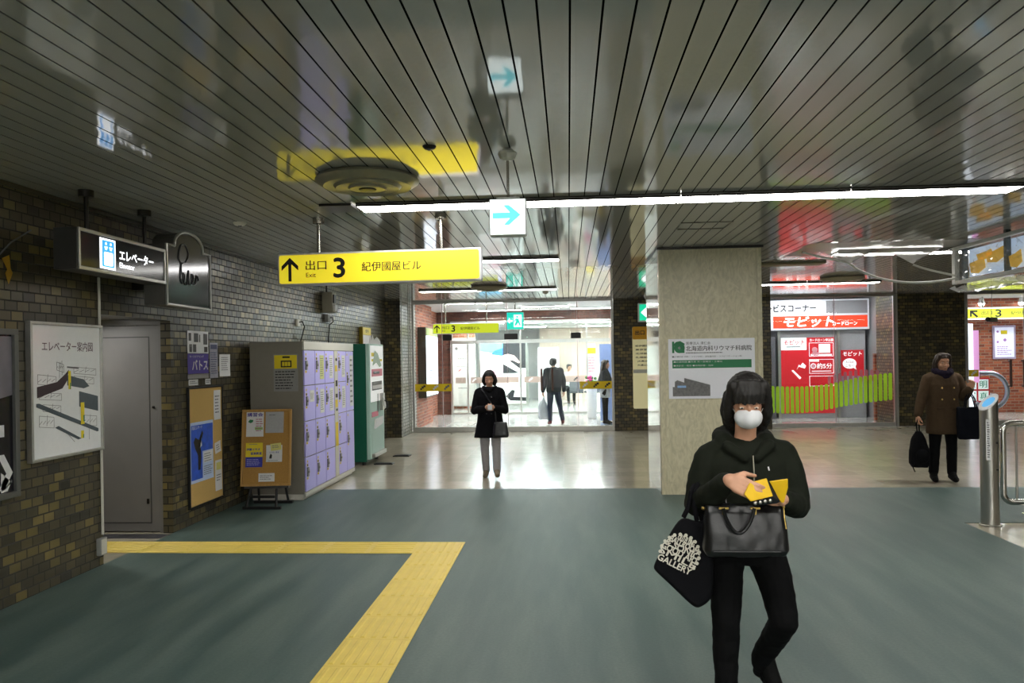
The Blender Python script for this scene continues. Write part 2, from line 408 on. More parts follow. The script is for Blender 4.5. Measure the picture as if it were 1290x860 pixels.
# steel doors in passage and in wall
mb = MB(); mb.box(-5.25, -3.951, 7.26, 7.298, 2.02, 2.078); mb.box(-3.99, -3.951, 7.26, 7.298, 0, 2.02); mb.box(-5.25, -5.18, 7.26, 7.298, 0, 2.02)
d1 = struct(mb.build('door_1', [doorgrey], bevel=.004))
mb = MB(); mb.box(-5.175, -3.995, 7.272, 7.298, .012, 2.015)
lf = mb.build('door_leaf', [doorgrey], d1)
mb = MB()
for a, b, c, d in ((-4.085, -4.075, .1, 1.9), (-5.15, -5.14, .1, 1.9), (-5.15, -4.075, .09, .1), (-5.15, -4.075, 1.9, 1.91)): mb.box(a, b, 7.2695, 7.2718, c, d)
mb.build('door_groove', [mat('door_groove_shadowline', '3b3a38', .6)], lf)
mb = MB(); mb.box(-4.12, -4.1, 7.262, 7.2718, .28, .33); mb.cyl((-4.04, 7.2718, 1.22), (-4.04, 7.26, 1.22), .012)
mb.build('door_latch', [darkmetal], lf)
mb = MB(); mb.box(-4.06, -3.98, 14.96, 15.04, 0, 2.055); mb.box(-4.06, -3.98, 15.86, 15.94, 0, 2.055); mb.box(-4.06, -3.98, 15.04, 15.86, 1.98, 2.055)
brass = mat('olive_brass_door', '6b6036', .4, .4)
d2 = struct(mb.build('door_2', [brass]))
mb = MB(); mb.box(-4.04, -4.0, 15.04, 15.86, .01, 1.98); mb.build('door_leaf', [brass], d2)
mb = MB(); mb.tube([(-4.0, 15.15, .95), (-3.95, 15.15, .95), (-3.95, 15.15, 1.15), (-4.0, 15.15, 1.15)], .01); mb.build('door_handle', [alum], d2)

batten(-4.95, -4.55, 6.65, 2.08, 'passage light', 'small lit batten inside the side passage, hidden behind the corner', mat('lit_passage_lens', 'fffdf8', emit=60), w=.2)
# cable run up the wall and its box
t = thing('wall_conduit', 'thin pale vertical conduit on brick wall at passage corner, small grey box near floor', 'pipe', (-3.84, 6.08, .07))
MB().tube([(-3.838, 6.095, .25), (-3.838, 6.095, 2.36)], .011).build('pipe', [cream], t, smooth=True)
mb = MB(); mb.box(-3.85, -3.81, 6.02, 6.11, .09, .23); b_ = mb.build('junction_box', [mat('grey_switch_box', '8b8c88', .5)], t, bevel=.006)
mb = MB(); mb.box(-3.81, -3.806, 6.03, 6.1, .1, .22); mb.build('cover_plate', [cream], b_)
# loose cable with yellow warning tag high on near wall
t = thing('tagged_cable', 'slack thin cable with yellow tag high on dark brick wall', 'cable', (-3.84, 5.0, 2.2))
MB().tube([(-3.84, 4.2+i*.15, 2.12+.012*i*i*.9+.02*math.sin(i)) for i in range(7)]+[(-3.84, 5.3, 2.62)], .005, 6).build('wire', [greyink], t)
F = Face((-3.835, 5.02, 2.31), (0, 1, 0))
mb = MB(); F.poly(mb, [(-.02, .07), (.05, .1), (.06, .01), (.08, -.02), (.04, -.1), (.01, -.03), (.03, 0)], 0, .003); mb.build('warning_tag', [mat('dull_yellow_tape', 'a37d18', .5)], t)

# rubber tactile paving
mb = MB()
def tac(x0, x1, y0, y1, along):
    mb.box(x0, x1, y0, y1, 0.0005, .005)
    n = 6; w = .4
    if along == 'y':
        for i in range(n):
            cx = x0+w*(i+.5)/n; a, b, e = y0+.02, y1-.02, .012
            mb.hexa([(cx-.016, a, .005), (cx+.016, a, .005), (cx+.016, b, .005), (cx-.016, b, .005), (cx-.009, a+e, .0105), (cx+.009, a+e, .0105), (cx+.009, b-e, .0105), (cx-.009, b-e, .0105)])
    else:
        for i in range(n):
            cy = y0+w*(i+.5)/n; a, b, e = x0+.02, x1-.02, .012
            mb.hexa([(a, cy-.016, .005), (b, cy-.016, .005), (b, cy+.016, .005), (a, cy+.016, .005), (a+e, cy-.009, .0105), (b-e, cy-.009, .0105), (b-e, cy+.009, .0105), (a+e, cy+.009, .0105)])
for i in range(14):
    y1 = 6.88-.4*i; tac(-1.345, -.947, y1-.398, y1, 'y')
for i in range(8):
    x1 = -1.347-.4*i
    if x1-.398 > -5.2: tac(x1-.398, x1, 6.482, 6.88, 'x')
tag(rebase(mb.build('tactile_paving', [tactile])), 'yellow ribbed tactile guide path turning a corner on the grey green floor', 'tactile paving')

# ------------------------------------------------------------------ back wall, lobby, shop shells
mb = MB(); mb.box(1.0, 4.4, 17.2, 17.75, -.05, 3.05)
struct(mb.build('wall_back_centre', [brick_y]))
mb = MB(); mb.box(7.25, 8.7, 17.7, 18.7, -.05, 3.05)
struct(mb.build('wall_back_pier', [brick_y]))
mb = MB(); mb.box(7.2, 7.249, 17.69, 18.71, -.05, 3.05)
struct(mb.build('wall_back_pier_side', [brick_x]))
mb = MB(); mb.box(7.165, 7.199, 17.66, 17.7, -.0, CZ); mb.box(7.21, 7.26, 17.66, 17.69, 0, CZ)
struct(mb.build('trim_3', [alum]))
hdr = mat('dark_header_paint', '2b2823', .5)
mb = MB(); mb.box(-3.53, 14, 17.6, 17.7, CZ+.0, 3.3)
struct(mb.build('trim_4', [hdr]))
mb = MB(); mb.box(-4.1, -3.55, 17.751, 20.0, -.05, 3.2)
struct(mb.build('wall_lobby_left', [rbrick_x]))
mb = MB(); mb.box(-4.3, -3.85, 20.001, 24.9, -.05, 3.2)
struct(mb.build('wall_lobby_left_far', [rbrick_x]))
mb = MB(); mb.box(-7.4, -3.45, 22.5, 22.9, -.05, 2.72); mb.box(-7.4, 4.2, 22.5, 22.9, 2.72, 3.2)
struct(mb.build('wall_lobby_header', [brickmat('brown_brick_facing_y', 'y', [(0, '4c2a20'), (.5, '62372a'), (1, '754434')], mortar='59463b', bw=.21, rh=.075, ms=.008, rough=.6)]))
wht = mat('white_plaster', 'd3d3d3', .7, var=.02)
mb = MB(); mb.box(-7.4, 4.2, 17.7, 22.5, 3.0, 3.06); mb.box(-7.4, 4.2, 22.9, 31, 2.75, 2.8)
struct(mb.build('ceiling_lobby', [wht]))
mb = MB(); mb.box(4.0, 4.2, 17.76, 31, -.05, 3.2); mb.box(-7.4, 4.2, 31, 31.1, -.05, 3.2); mb.box(-7.5, -7.4, 17.7, 31.1, -.05, 3.2)
struct(mb.build('wall_lobby_far', [wht]))
mb = MB(); mb.box(-3.8, -3.05, 25.1, 25.3, 0, 2.7)
struct(mb.build('wall_lobby_pillar', [brickmat('orange_brick_facing_y', 'y', [(0, 'b0583a'), (.5, 'c86a45'), (1, 'd98a66')], mortar='c9b3a4', bw=.21, rh=.075, ms=.01, rough=.6)]))

# main glazed front at Y 17.2
def glazing(nm, x0, x1, y, posts, joints, zt, rail=.11):
    mb = MB(); mb.box(x0, x1, y-.04, y+.04, 0, rail); mb.box(x0, x1, y-.03, y+.03, zt-.05, zt)
    for p in posts: mb.box(p-.025, p+.025, y-.03, y+.03, rail, zt-.05)
    w = struct(mb.build(nm, [alum], bevel=.003))
    ed = sorted([x0]+posts+joints+[x1])
    for a, b in zip(ed, ed[1:]):
        mb = MB(); mb.box(a+.028, b-.028, y-.005, y+.005, rail+.001, zt-.051); mb.build('pane', [glass], w)
    for j in joints:
        mb = MB(); mb.box(j-.007, j+.007, y-.008, y+.008, rail, zt-.05); mb.build('joint_strip', [mat('silicone_joint', '9a9f9c', .3)], w)
    return w
w1 = glazing('window_1', -3.5, .99, 17.2, [-3.48, .97], [-2.82, -1.36, .2], CZ)
mb = MB()
for a, b in ((-2.8, -2.6), (-1.42, -1.12), (.06, .28)):
    mb.box(a, b, 17.17, 17.23, 2.05, 2.18)
mb.build('patch_fitting', [black_plastic], w1)
for hx in (-.6, -.36):
    mb = MB(); mb.tube([(hx, 17.19, .92), (hx, 17.12, .92), (hx, 17.12, .9), (hx, 17.12, 1.39), (hx, 17.12, 1.36), (hx, 17.19, 1.36)], .022, 8)
    mb.build('door_handle', [mat('brown_wood_handle', '4b2c1c', .4)], w1, smooth=True)
def band(nm, u0, u1, y, zc, h, m, marks, lb, par):
    mb = MB(); F = Face((0, y, 0), (1, 0, 0)); F.rect(mb, u0, u1, zc-h/2, zc+h/2, .0, .0015); b = mb.build(nm, [m], par); lab(b, lb)
    for k, (u, mm) in enumerate(marks):
        mb = MB()
        F.poly(mb, [(u-.06, zc-.05), (u-.02, zc-.05), (u-.02, zc-.01), (u-.06, zc-.01)], .002, .003)
        F.poly(mb, [(u-.03, zc-.02), (u+.02, zc-.02), (u+.02, zc+.03), (u-.03, zc+.03)], .002, .003)
        F.poly(mb, [(u+.01, zc+.01), (u+.06, zc+.01), (u+.06, zc+.055), (u+.01, zc+.055)], .002, .003)
        mb.build('band_mark', [mm], b)
yb = mat('yellow_safety_film', 'e3c400', .4, var=.02); bgb = mat('beige_safety_film', 'a8958a', .5)
band('safety_band', -3.45, -2.62, 17.19, 1.0, .165, yb, [(-3.27, ink), (-2.98, paper), (-2.73, greyink)], 'yellow film band with small marks', w1)
band('safety_band', .24, .98, 17.19, 1.01, .165, yb, [(.36, paper), (.6, ink), (.85, ink)], 'yellow film band with small marks', w1)
# second glazed partition
w2 = glazing('window_2', -3.43, 1.2, 22.45, [-3.4, -2.93, -1.39, .53], [], 2.72, .06)
band('safety_band', -3.3, -3.0, 22.43, 1.0, .17, bgb, [], 'beige film band', w2)
band('safety_band', -2.85, -1.45, 22.43, 1.0, .17, bgb, [(-2.75, paper), (-2.4, paper)], 'beige film band', w2)
band('safety_band', -1.3, .45, 22.43, 1.0, .17, bgb, [(-1.1, paper), (-.2, ink), (.2, ink)], 'beige film band', w2)
mb = MB(); mb.box(-3.4, 1.2, 22.4, 22.5, 2.06, 2.16); mb.build('transom', [alum], w2)

# lobby right: pale blue wall panel
mb = MB(); mb.box(.78, 1.24, 19.6, 19.66, .02, 1.95)
tag(rebase(mb.build('partition_panel', [mat('pale_blue_laminate', '93a9dc', .4, var=.02)], bevel=.004)), 'pale blue partition panel behind the woman with long hair', 'panel')
mb = MB(); mb.box(1.25, 1.4, 17.76, 22.4, -.0, 3.0)
struct(mb.build('wall_lobby_right', [wht]))
# notice at right of lobby
t = thing('standing_notice', 'white stand up notice with yellow header in lobby beside pale blue panel', 'sign', (.66, 21.5, 0))
mb = MB(); mb.box(.53, .75, 21.5, 21.52, .3, 2.0); mb.box(.5, .78, 21.4, 21.6, 0, .02); mb.box(.62, .66, 21.5, 21.52, .02, .3); mb.build('stand', [white], t)
F = Face((.53, 21.499, 0), (1, 0, 0)); mb = MB(); F.rect(mb, .0, .22, 1.72, 1.88, 0, .002); mb.build('header', [yellow_p], t)
mb = MB(); F.lines(mb, .02, .2, 1.2, 1.65, 6, .001); mb.build('lettering', [pink_p], t)
t = thing('flower_arrangement', 'pink flowers in white pot near the woman with long hair', 'flowers', (.6, 20.6, 0))
MB().lathe((.6, 20.6, 0), [(.1, 0), (.12, .02), (.14, .8), (.12, .82)], 20).build('planter', [white], t, smooth=True)
mb = MB()
for i in range(26):
    a = random.random()*2*PI; r = random.random()*.16
    mb.m(i % 3 == 0).sph((.6+r*math.cos(a), 20.6+r*math.sin(a)*.7, .92+random.random()*.18), .045, n=8)
mb.build('blossoms', [mat('magenta_petals', 'd04a8a', .6), mat('leaf_green', '4a7a3a', .6)], t, smooth=True)

# room seen behind: bank counter, ad poster
t = thing('company_panel', 'tall white sign panel with small grey lettering beside orange brick pillar', 'sign', (-3.4, 24.9, 0))
mb = MB(); mb.box(-3.78, -3.0, 24.9, 24.98, .1, 2.3); mb.build('board', [white], t, bevel=.005)
F = Face((-3.78, 24.899, 0), (1, 0, 0)); mb = MB()
F.disc(mb, .16, 1.96, .05, 0, .002); F.text(mb, '信託銀行', .24, .62, 1.92, 2.0, .001)
F.lines(mb, .2, .6, 1.6, 1.68, 1, .001); F.lines(mb, .15, .6, 1.35, 1.4, 1, .001); F.lines(mb, .2, .6, .65, .71, 1, .001)
mb.build('lettering', [greyink], t)
mb = MB(); F.poly(mb, [(.2, 1.22), (.24, 1.22), (.32, 1.3), (.28, 1.3)], 0, .002); mb.build('red_mark', [red_p], t)

t = thing('advertising_lightbox', 'large lit advertisement with hand over dark machine behind person in black coat', 'poster', (-2.05, 24.5, 0))
mb = MB(); mb.box(-2.86, -1.28, 24.52, 24.62, .12, 2.2); mb.build('housing', [alum], t, bevel=.006)
F = Face((-2.86, 24.519, 0), (1, 0, 0))
A = lambda n, h, e=.8: mat(n, h, emit=e)
mb = MB(); F.rect(mb, .06, .78, .18, 2.14, 0, .002); mb.build('left_picture', [A('ad_pale_pink', 'e8dde2', 1)], t)
mb = MB(); F.poly(mb, [(.06, 1.85), (.78, 1.75), (.78, 2.14), (.06, 2.14)], .002, .004); mb.build('sky_picture', [A('ad_sky_blue', '5cb6e8')], t)
mb = MB(); F.poly(mb, [(.4, 1.75), (.78, 1.7), (.78, 1.95), (.5, 1.86)], .004, .005); mb.build('sea_picture', [A('ad_sea_blue', '2d62c8')], t)
mb = MB()
for i in range(16): F.rect(mb, .3+.03*i, .32+.03*i, 1.35-.02*i+.05*math.sin(i*2), 1.41-.02*i+.05*math.sin(i*2), .002, .004)
mb.build('print_marks', [A('ad_magenta', 'c87aa0', .6)], t)
mb = MB(); F.poly(mb, [(.35, .9), (.78, 1.0), (.78, 1.3), (.5, 1.3)], .002, .003); mb.build('pink_picture', [A('ad_rose', 'dda0b4', .8)], t)
mb = MB(); F.rect(mb, .78, 1.5, .18, 2.14, 0, .002); mb.build('right_picture', [A('ad_white', 'f2f2f4', 1)], t)
mb = MB(); F.poly(mb, [(.78, 1.7), (1.3, 1.3), (1.5, 1.3), (1.5, 2.14), (.78, 2.14)], .002, .004); F.poly(mb, [(.78, 1.15), (.78, 1.45), (1.3, 1.15)], .002, .004)
F.poly(mb, [(.85, .42), (1.05, .62), (1.15, .6), (1.1, .4), (1.5, .38), (1.5, .26), (1.0, .28)], .002, .004); mb.build('dark_picture', [A('ad_black', '1c1c22', .3)], t)
mb = MB(); F.poly(mb, [(.78, 1.72), (.95, 1.76), (1.15, 1.7), (1.32, 1.5), (1.28, 1.46), (1.1, 1.56), (.95, 1.54), (.78, 1.56)], .005, .007); mb.build('hand_picture', [A('ad_skin', 'eec2b8', .9)], t)

t = thing('reception_desk', 'low beige reception desk in the bright room behind the glass', 'desk', (.2, 26.6, 0))
mb = MB(); mb.box(-.5, .8, 26.5, 26.9, .7, .74); mb.build('desk_top', [cream], t, bevel=.005)
for lx in (-.48, .74):
    mb = MB(); mb.box(lx, lx+.04, 26.52, 26.88, 0, .7); mb.build('leg', [alum], t)
mb = MB(); mb.box(-.5, .8, 26.5, 26.52, .84, 1.0); mb.box(-.2, -.18, 26.5, 26.52, .74, .84); mb.box(.5, .52, 26.5, 26.52, .74, .84); mb.build('screen_panel', [mat('beige_screen', 'c8a898', .5)], t)
def chair(x, y, rz, lb):
    t = thing('visitor_chair', lb, 'chair', (x, y, 0), rz, 'grey chairs at the reception desk')
    m_ = mat('dark_grey_fabric', '55565a', .8)
    mb = MB(); mb.box(-.23, .23, -.22, .22, .43, .49); mb.build('seat', [m_], t, local=True, bevel=.02)
    mb = MB(); mb.box(-.23, .23, -.24, -.2, .5, .84); mb.build('backrest', [m_], t, local=True, bevel=.02)
    for sx in (-.21, .21):
        for sy in (-.2, .2):
            mb = MB(); mb.cyl((sx, sy, 0), (sx, sy, .43), .014, n=8); mb.build('leg', [alum], t, local=True)
chair(.25, 25.9, 0, 'grey chair at the reception desk nearer the door handles')
chair(.78, 25.95, .3, 'grey chair at the reception desk nearer the pale blue panel')
mb = MB(); mb.box(-1.1, 3.9, 29.9, 30.0, 0, 2.74)
struct(mb.build('wall_office_back', [mat('beige_wood_panelling', 'e2cdbc', .5, var=.08, scale=3, stretch=(6, 1, .3))]))
t = thing('office_cabinet', 'tall white cabinet in bright office left of reception desk', 'cabinet', (-.75, 28.9, 0))
mb = MB(); mb.box(-1.15, -.35, 28.9, 29.3, 0, 2.0); mb.build('body', [white], t, bevel=.005)
for a in (-1.13, -.745):
    mb = MB(); mb.box(a, a+.375, 28.885, 28.899, .05, 1.95); d = mb.build('door', [white], t); mb = MB(); mb.box(a+.3, a+.32, 28.87, 28.885, .95, 1.15); mb.build('door_handle', [alum], d)

# lobby light box on left wall
t = thing('lobby_lightbox', 'tall white lit sign box with green header on lobby brick wall', 'sign', (-3.5, 18.9, .7))
mb = MB(); mb.box(-3.549, -3.36, 18.1, 19.75, .72, 2.4); mb.build('housing', [mat('brown_housing', '5b5048', .5)], t, bevel=.006)
mb = MB(); mb.box(-3.36, -3.35, 18.15, 19.7, .76, 2.2); mb.build('lit_panel', [mat('lit_lilac_white', 'f3f0ff', emit=1.7)], t)
mb = MB(); mb.box(-3.36, -3.35, 18.15, 19.7, 2.21, 2.38); mb.build('header', [mat('olive_header', '8d9a4a', .5)], t)
mb = MB(); F = Face((-3.349, 18.15, 0), (0, 1, 0)); F.lines(mb, .3, 1.1, 1.15, 1.4, 3, .001); mb.build('lettering', [purple_p], t)

# lobby battens
GL = 'battens on the lobby ceiling'
for x0, y, lb in ((-2.9, 18.6, 'leftmost of the front lobby ceiling lights'), (-2.2, 18.6, 'second lobby ceiling light, above the lime exit sign end'), (.2, 18.4, 'front lobby ceiling light near right brick wall'), (-1.2, 20.3, 'lobby ceiling light behind the green exit lamp'), (-2.5, 21.6, 'far lobby ceiling light left before brown brick beam'), (.1, 21.4, 'far lobby ceiling light right before brown brick beam')):
    batten(x0, x0+.62 if y < 19 else x0+1.2, y, 3.0, GL, lb, lobby_tube)
for k, (x0, y) in enumerate(((-3.2, 24.0), (-1.4, 24.0), (.2, 24.4), (-2.0, 27.5), (.5, 27.5), (2.0, 25.0))):
    batten(x0, x0+1.2, y, 2.75, 'battens in the bright office', ('lit batten in office ceiling %s' % ('over the sign panel', 'over the advertisement', 'over the visitor chairs', 'far left behind the advertisement', 'over the seated person', 'far right of the office')[k]), office_tube)

# ------------------------------------------------------------------ shop behind right glass
w3 = glazing('window_3', 4.41, 7.16, 17.68, [4.43], [5.9], CZ, .08)
mb = MB(); mb.box(4.2, 7.6, 21.4, 21.5, -.0, 3.2); mb.box(7.55, 7.65, 18.72, 21.4, 0, 3.2); mb.box(8.7, 8.8, 17.9, 21.4, 0, 3.2)
struct(mb.build('wall_shop', [mat('shop_grey_wall', '8e8b8e', .5)]))
mb = MB(); mb.box(4.2, 7.65, 17.75, 21.5, 3.1, 3.16)
struct(mb.build('ceiling_shop', [wht]))
fin = glassmat('lime_green_film', 'c8f060', film=.93, rough=.2, filmcol='b4e83c'); pf = glassmat('pink_reflected_film', 'f0c4cc', film=.45, filmcol='e7a9b2')
F = Face((0, 17.665, 0), (1, 0, 0))
n = 0; x = 4.5
while x < 7.14:
    mb = MB(); tt = (x-4.5)/2.64; base = .33+.25*tt*tt+.04*math.sin(x*2.2); top = base+.59+.02*math.sin(3*x)
    F.rrect(mb, x, x+.078, base, top, .036, 0, .002); bmesh.ops.delete(mb.bm, geom=[f for f in mb.bm.faces if len(f.verts) == 4 or f.calc_center_median().y < 17.664], context='FACES'); mb.build('film_strip', [fin], w3)
    x += .106
x = 5.75  # pink strips paint in a ghost reflection above the green film
while x < 6.85:
    mb = MB(); F2 = Face((0, 17.70, 0), (1, 0, 0)); tt = (x-5.75)
    F2.rrect(mb, x, x+.07, .93+.08*tt, 1.12+.12*tt+.06*math.sin(tt*3), .03, 0, .002); mb.build('film_strip', [pf], w3)
    x += .115

t = thing('shop_kiosk', 'cash machine booth with red posters and orange banner behind glass', 'kiosk', (6.2, 20.3, 0))
mb = MB(); mb.box(5.27, 7.45, 20.05, 21.2, 0, 2.2); mb.build('booth_body', [mat('pale_grey_laminate', 'a19ea2', .4)], t, bevel=.01)
F = Face((0, 20.0, 0), (1, 0, 0))
mb = MB(); mb.box(4.75, 7.5, 19.9, 20.4, 2.22, 2.98); sg = mb.build('fascia', [mat('lit_fascia_white', 'd0ced8', emit=.3)], t, bevel=.01)
mb = MB(); F = Face((0, 19.895, 0), (1, 0, 0)); F.rect(mb, 6.45, 7.45, 2.62, 2.94, 0, .003); mb.build('grey_panel', [mat('fascia_grey', '8d8a90', .5)], sg)
mb = MB(); F.text(mb, 'サービスコーナー', 4.78, 6.2, 2.68, 2.86, .002, .05); mb.build('lettering', [mat('dark_grey_letter', '22222a', .5)], sg)
mb = MB(); F.rect(mb, 5.15, 7.45, 2.27, 2.57, 0, .004); bn = mb.build('banner', [mat('lit_orange_banner', 'e83c18', emit=.45)], sg)
mb = MB(); F.text(mb, 'モビット', 5.38, 6.6, 2.3, 2.55, .006, .04, slant=.25); F.text(mb, 'カードローン', 6.6, 7.2, 2.32, 2.42, .006, .02); mb.build('lettering', [lit_white], bn)
mb = MB(); F.rect(mb, 4.85, 5.07, 2.27, 2.55, 0, .004); mb.build('teal_patch', [mat('lit_teal', '35b8a0', emit=.7)], sg)
F = Face((0, 20.045, 0), (1, 0, 0))
mb = MB(); mb.box(5.27, 5.33, 19.95, 20.04, 0, 2.2); mb.build('post', [alum], t); mb = MB(); mb.box(6.73, 6.79, 19.95, 20.04, 0, 2.2); mb.build('post', [alum], t)
lr = mat('lit_red_poster', 'd81e2c', emit=.15)
mb = MB(); F.rect(mb, 5.37, 6.7, .12, 2.03, 0, .006); ps = mb.build('red_poster', [lr], t)
mb = MB(); F.rect(mb, 5.37, 6.0, 1.72, 2.03, .007, .009); wp = mb.build('white_header', [mat('lit_poster_white', 'e9e6ea', emit=.8)], ps)
PW = MATS['lit_poster_white']
mb = MB(); F.text(mb, 'モビット', 5.43, 5.94, 1.85, 1.98, .011, .03, slant=.2); mb.build('lettering', [red_p], t)
mb = MB(); F.rect(mb, 5.5, 5.85, 1.79, 1.81, .0095, .011); mb.build('underline', [ink], t)
mb = MB(); F.text(mb, 'カードローン申込機', 6.08, 6.66, 1.93, 2.0, .008, .03)
for a, b, c, d in ((6.06, 6.66, 1.55, 1.9), (6.06, 6.66, 1.12, 1.48), (6.06, 6.66, .8, 1.06)):
    for q in ((a, b, d-.012, d), (a, b, c, c+.012), (a, a+.012, c, d), (b-.012, b, c, d)): F.rect(mb, *q, .007, .009)
F.rect(mb, 6.3, 6.58, 1.64, 1.86, .007, .009); F.text(mb, '約5分', 6.25, 6.62, 1.24, 1.38, .008, .03); F.rect(mb, 6.08, 6.3, 1.42, 1.47, .007, .009); F.rect(mb, 6.1, 6.62, 1.57, 1.61, .007, .009); F.rect(mb, 6.12, 6.6, 1.17, 1.19, .007, .009)
F.disc(mb, 6.16, 1.31, .07, .007, .009)
F.poly(mb, [(5.75, 1.22), (5.8, 1.3), (5.95, 1.25), (5.98, 1.32), (5.9, 1.4), (5.85, 1.34), (5.9, 1.3), (5.8, 1.35)], .007, .009); F.poly(mb, [(5.62, 1.2), (5.66, 1.22), (5.86, 1.02), (5.82, .98)], .007, .009)
mb.build('print', [PW], ps)
mb = MB(); F.disc(mb, 6.16, 1.31, .05, .0095, .011); F.disc(mb, 6.2, 1.72, .07, .007, .009); F.disc(mb, 6.22, 1.62, .1, .007, .009, r2=.05); mb.build('print_detail', [pink_p], ps)
mb = MB(); F.rect(mb, 6.84, 7.4, 1.05, 1.7, 0, .006); p2 = mb.build('red_poster', [lr], t)
mb = MB(); F.text(mb, 'モビット', 6.88, 7.34, 1.55, 1.66, .008, .03, slant=.2); F.disc(mb, 7.05, 1.36, .17, .007, .009, r2=.13); F.poly(mb, [(7.1, 1.28), (7.22, 1.2), (7.18, 1.32)], .007, .009); mb.build('print', [PW], p2)
mb = MB(); F.text(mb, '入口は', 6.95, 7.15, 1.37, 1.43, .011, .02); F.text(mb, 'こちら', 6.95, 7.17, 1.28, 1.34, .011, .02); mb.build('lettering', [red_p], p2)
mb = MB(); mb.box(4.45, 5.2, 19.9, 20.5, 0, 2.05)
tag(rebase(mb.build('shop_cabinet', [mat('dark_grey_cabinet', '5d5b62', .4)], bevel=.015)), 'dark grey cabinet beside the red poster booth', 'cabinet')
# side pillar with small white sign
t = thing('shop_side_sign', 'narrow white vertical sign with red top near brick pier', 'sign', (7.42, 19.0, 1.1))
mb = MB(); mb.box(7.34, 7.545, 19.0, 19.06, 1.62, 2.75); mb.build('board', [mat('lit_pale_sign', 'e4eaf4', emit=.9)], t)
F = Face((7.34, 18.999, 0), (1, 0, 0)); mb = MB(); F.rect(mb, .02, .18, 2.55, 2.72, 0, .002); mb.build('red_square', [red_p], t)
mb = MB(); F.rect(mb, .03, .17, 1.98, 2.1, 0, .002); F.lines(mb, .03, .17, 2.2, 2.45, 3, .001); mb.build('print', [lightblue_p], t)
mb = MB(); mb.box(7.3, 7.54, 19.1, 19.2, .9, 1.6); mb.box(7.3, 7.54, 19.1, 19.2, 0, .9)
struct(mb.build('wall_shop_return', [rbrick_y]))
for k, (x0, y) in enumerate(((4.6, 18.6), (6.3, 18.9), (5.2, 19.4))):
    batten(x0, x0+1.1, y, 3.1, 'battens on the shop ceiling', ('shop ceiling light, left one above the cabinet', 'shop ceiling light, right one above the brick pier side', 'shop ceiling light just in front of the banner')[k], shop_tube)

# ------------------------------------------------------------------ right lobby with red brick
mb = MB(); mb.box(8.8, 14, 21.2, 21.4, 0, 3.2); struct(mb.build('wall_right_lobby', [rbrick_y]))
mb = MB(); mb.box(8.75, 14, 17.75, 21.4, 3.0, 3.06); struct(mb.build('ceiling_right_lobby', [wht]))
w4 = glazing('window_4', 8.72, 13.9, 17.72, [8.74, 11.6], [9.95], CZ, .1)
F = Face((0, 17.7, 0), (1, 0, 0))
for hx in (9.62, 9.9):
    mb = MB(); mb.tube([(hx, 17.7, .85), (hx, 17.63, .85), (hx, 17.63, .84), (hx, 17.63, 1.42), (hx, 17.63, 1.4), (hx, 17.7, 1.4)], .028, 8); mb.build('door_handle', [mat('brown_wood_handle', '4b2c1c', .4)], w4, smooth=True)
band('safety_band', 8.77, 8.98, 17.7, 1.14, .15, yb, [(8.88, paper)], 'yellow film band', w4)
t = thing('exit_sign', 'yellow exit sign with diagonal arrow in right lobby above red brick', 'sign', (11.1, 20.4, 2.4))
mb = MB(); mb.box(10.0, 12.3, 20.4, 20.55, 2.42, 2.72); mb.build('housing', [lit_white], t, bevel=.01)
F = Face((10.0, 20.398, 2.42), (1, 0, 0)); mb = MB(); F.rect(mb, .08, 2.25, .03, .27, 0, .002); mb.build('yellow_face', [sign_yellow2], t)
mb = MB(); F.poly(mb, [(.16, .07), (.16, .23), (.34, .23), (.34, .19), (.24, .19), (.36, .08), (.32, .05), (.2, .16), (.2, .07)], .003, .004); F.text(mb, '3', .78, .92, .06, .24, .004, .04)
mb.build('arrow', [ink], t)
mb = MB(); F.text(mb, '出口', .44, .7, .12, .22, .004, .01); F.text(mb, '紀伊國屋ビル', 1.15, 1.9, .1, .2, .004, .01); F.text(mb, 'Exit', .44, .58, .05, .1, .004); mb.build('lettering', [mat('olive_letter', '4a4a20', .5)], t)
for rx in (10.5, 11.8): MB().cyl((rx, 20.47, 2.72), (rx, 20.47, 3.0), .018, n=10).build('hanging_rod', [rodm], t)
t = thing('framed_poster', 'white framed small poster on red brick wall in right lobby', 'poster', (11.35, 21.18, 1.4))
mb = MB(); mb.box(11.1, 11.68, 21.15, 21.19, 1.4, 2.28); mb.build('frame', [mat('pale_violet_frame', 'b9aac8', .3, .3)], t, bevel=.01)
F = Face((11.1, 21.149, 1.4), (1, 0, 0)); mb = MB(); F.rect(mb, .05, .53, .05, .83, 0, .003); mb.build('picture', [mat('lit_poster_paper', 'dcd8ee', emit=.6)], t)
mb = MB(); F.rect(mb, .2, .36, .65, .75, .004, .005); mb.build('yellow_print', [yellow_p], t)
mb = MB(); F.disc(mb, .12, .72, .03, .004, .005); F.disc(mb, .12, .45, .03, .004, .005); F.lines(mb, .1, .48, .1, .35, 5, .004); F.disc(mb, .3, .5, .04, .004, .005); mb.build('print', [mat('violet_print', 'b07ac8', .5)], t)
for k, lx in enumerate((10.75, 11.75)):
    t = thing('ceiling_spotlight', ('round lit spotlight above the diagonal arrow exit sign', 'round lit spotlight at the far right above the exit sign')[k], 'light', (lx, 21.0, 2.9), 0, 'spotlights in the right lobby')
    MB().lathe((lx, 21.0, 2.86), [(.05, .14), (.06, .08), (.09, 0)], 20).build('lamp_hood', [white], t, smooth=True)
    MB().sph((lx, 21.0, 2.86), .075, n=16).build('bulb', [mat('lit_spot_bulb', 'ffffff', emit=25)], t, smooth=True)
batten(9.1, 10.3, 18.9, 3.0, 'battens on the right lobby ceiling', 'right lobby ceiling light nearest the brick pier', lobby_tube)
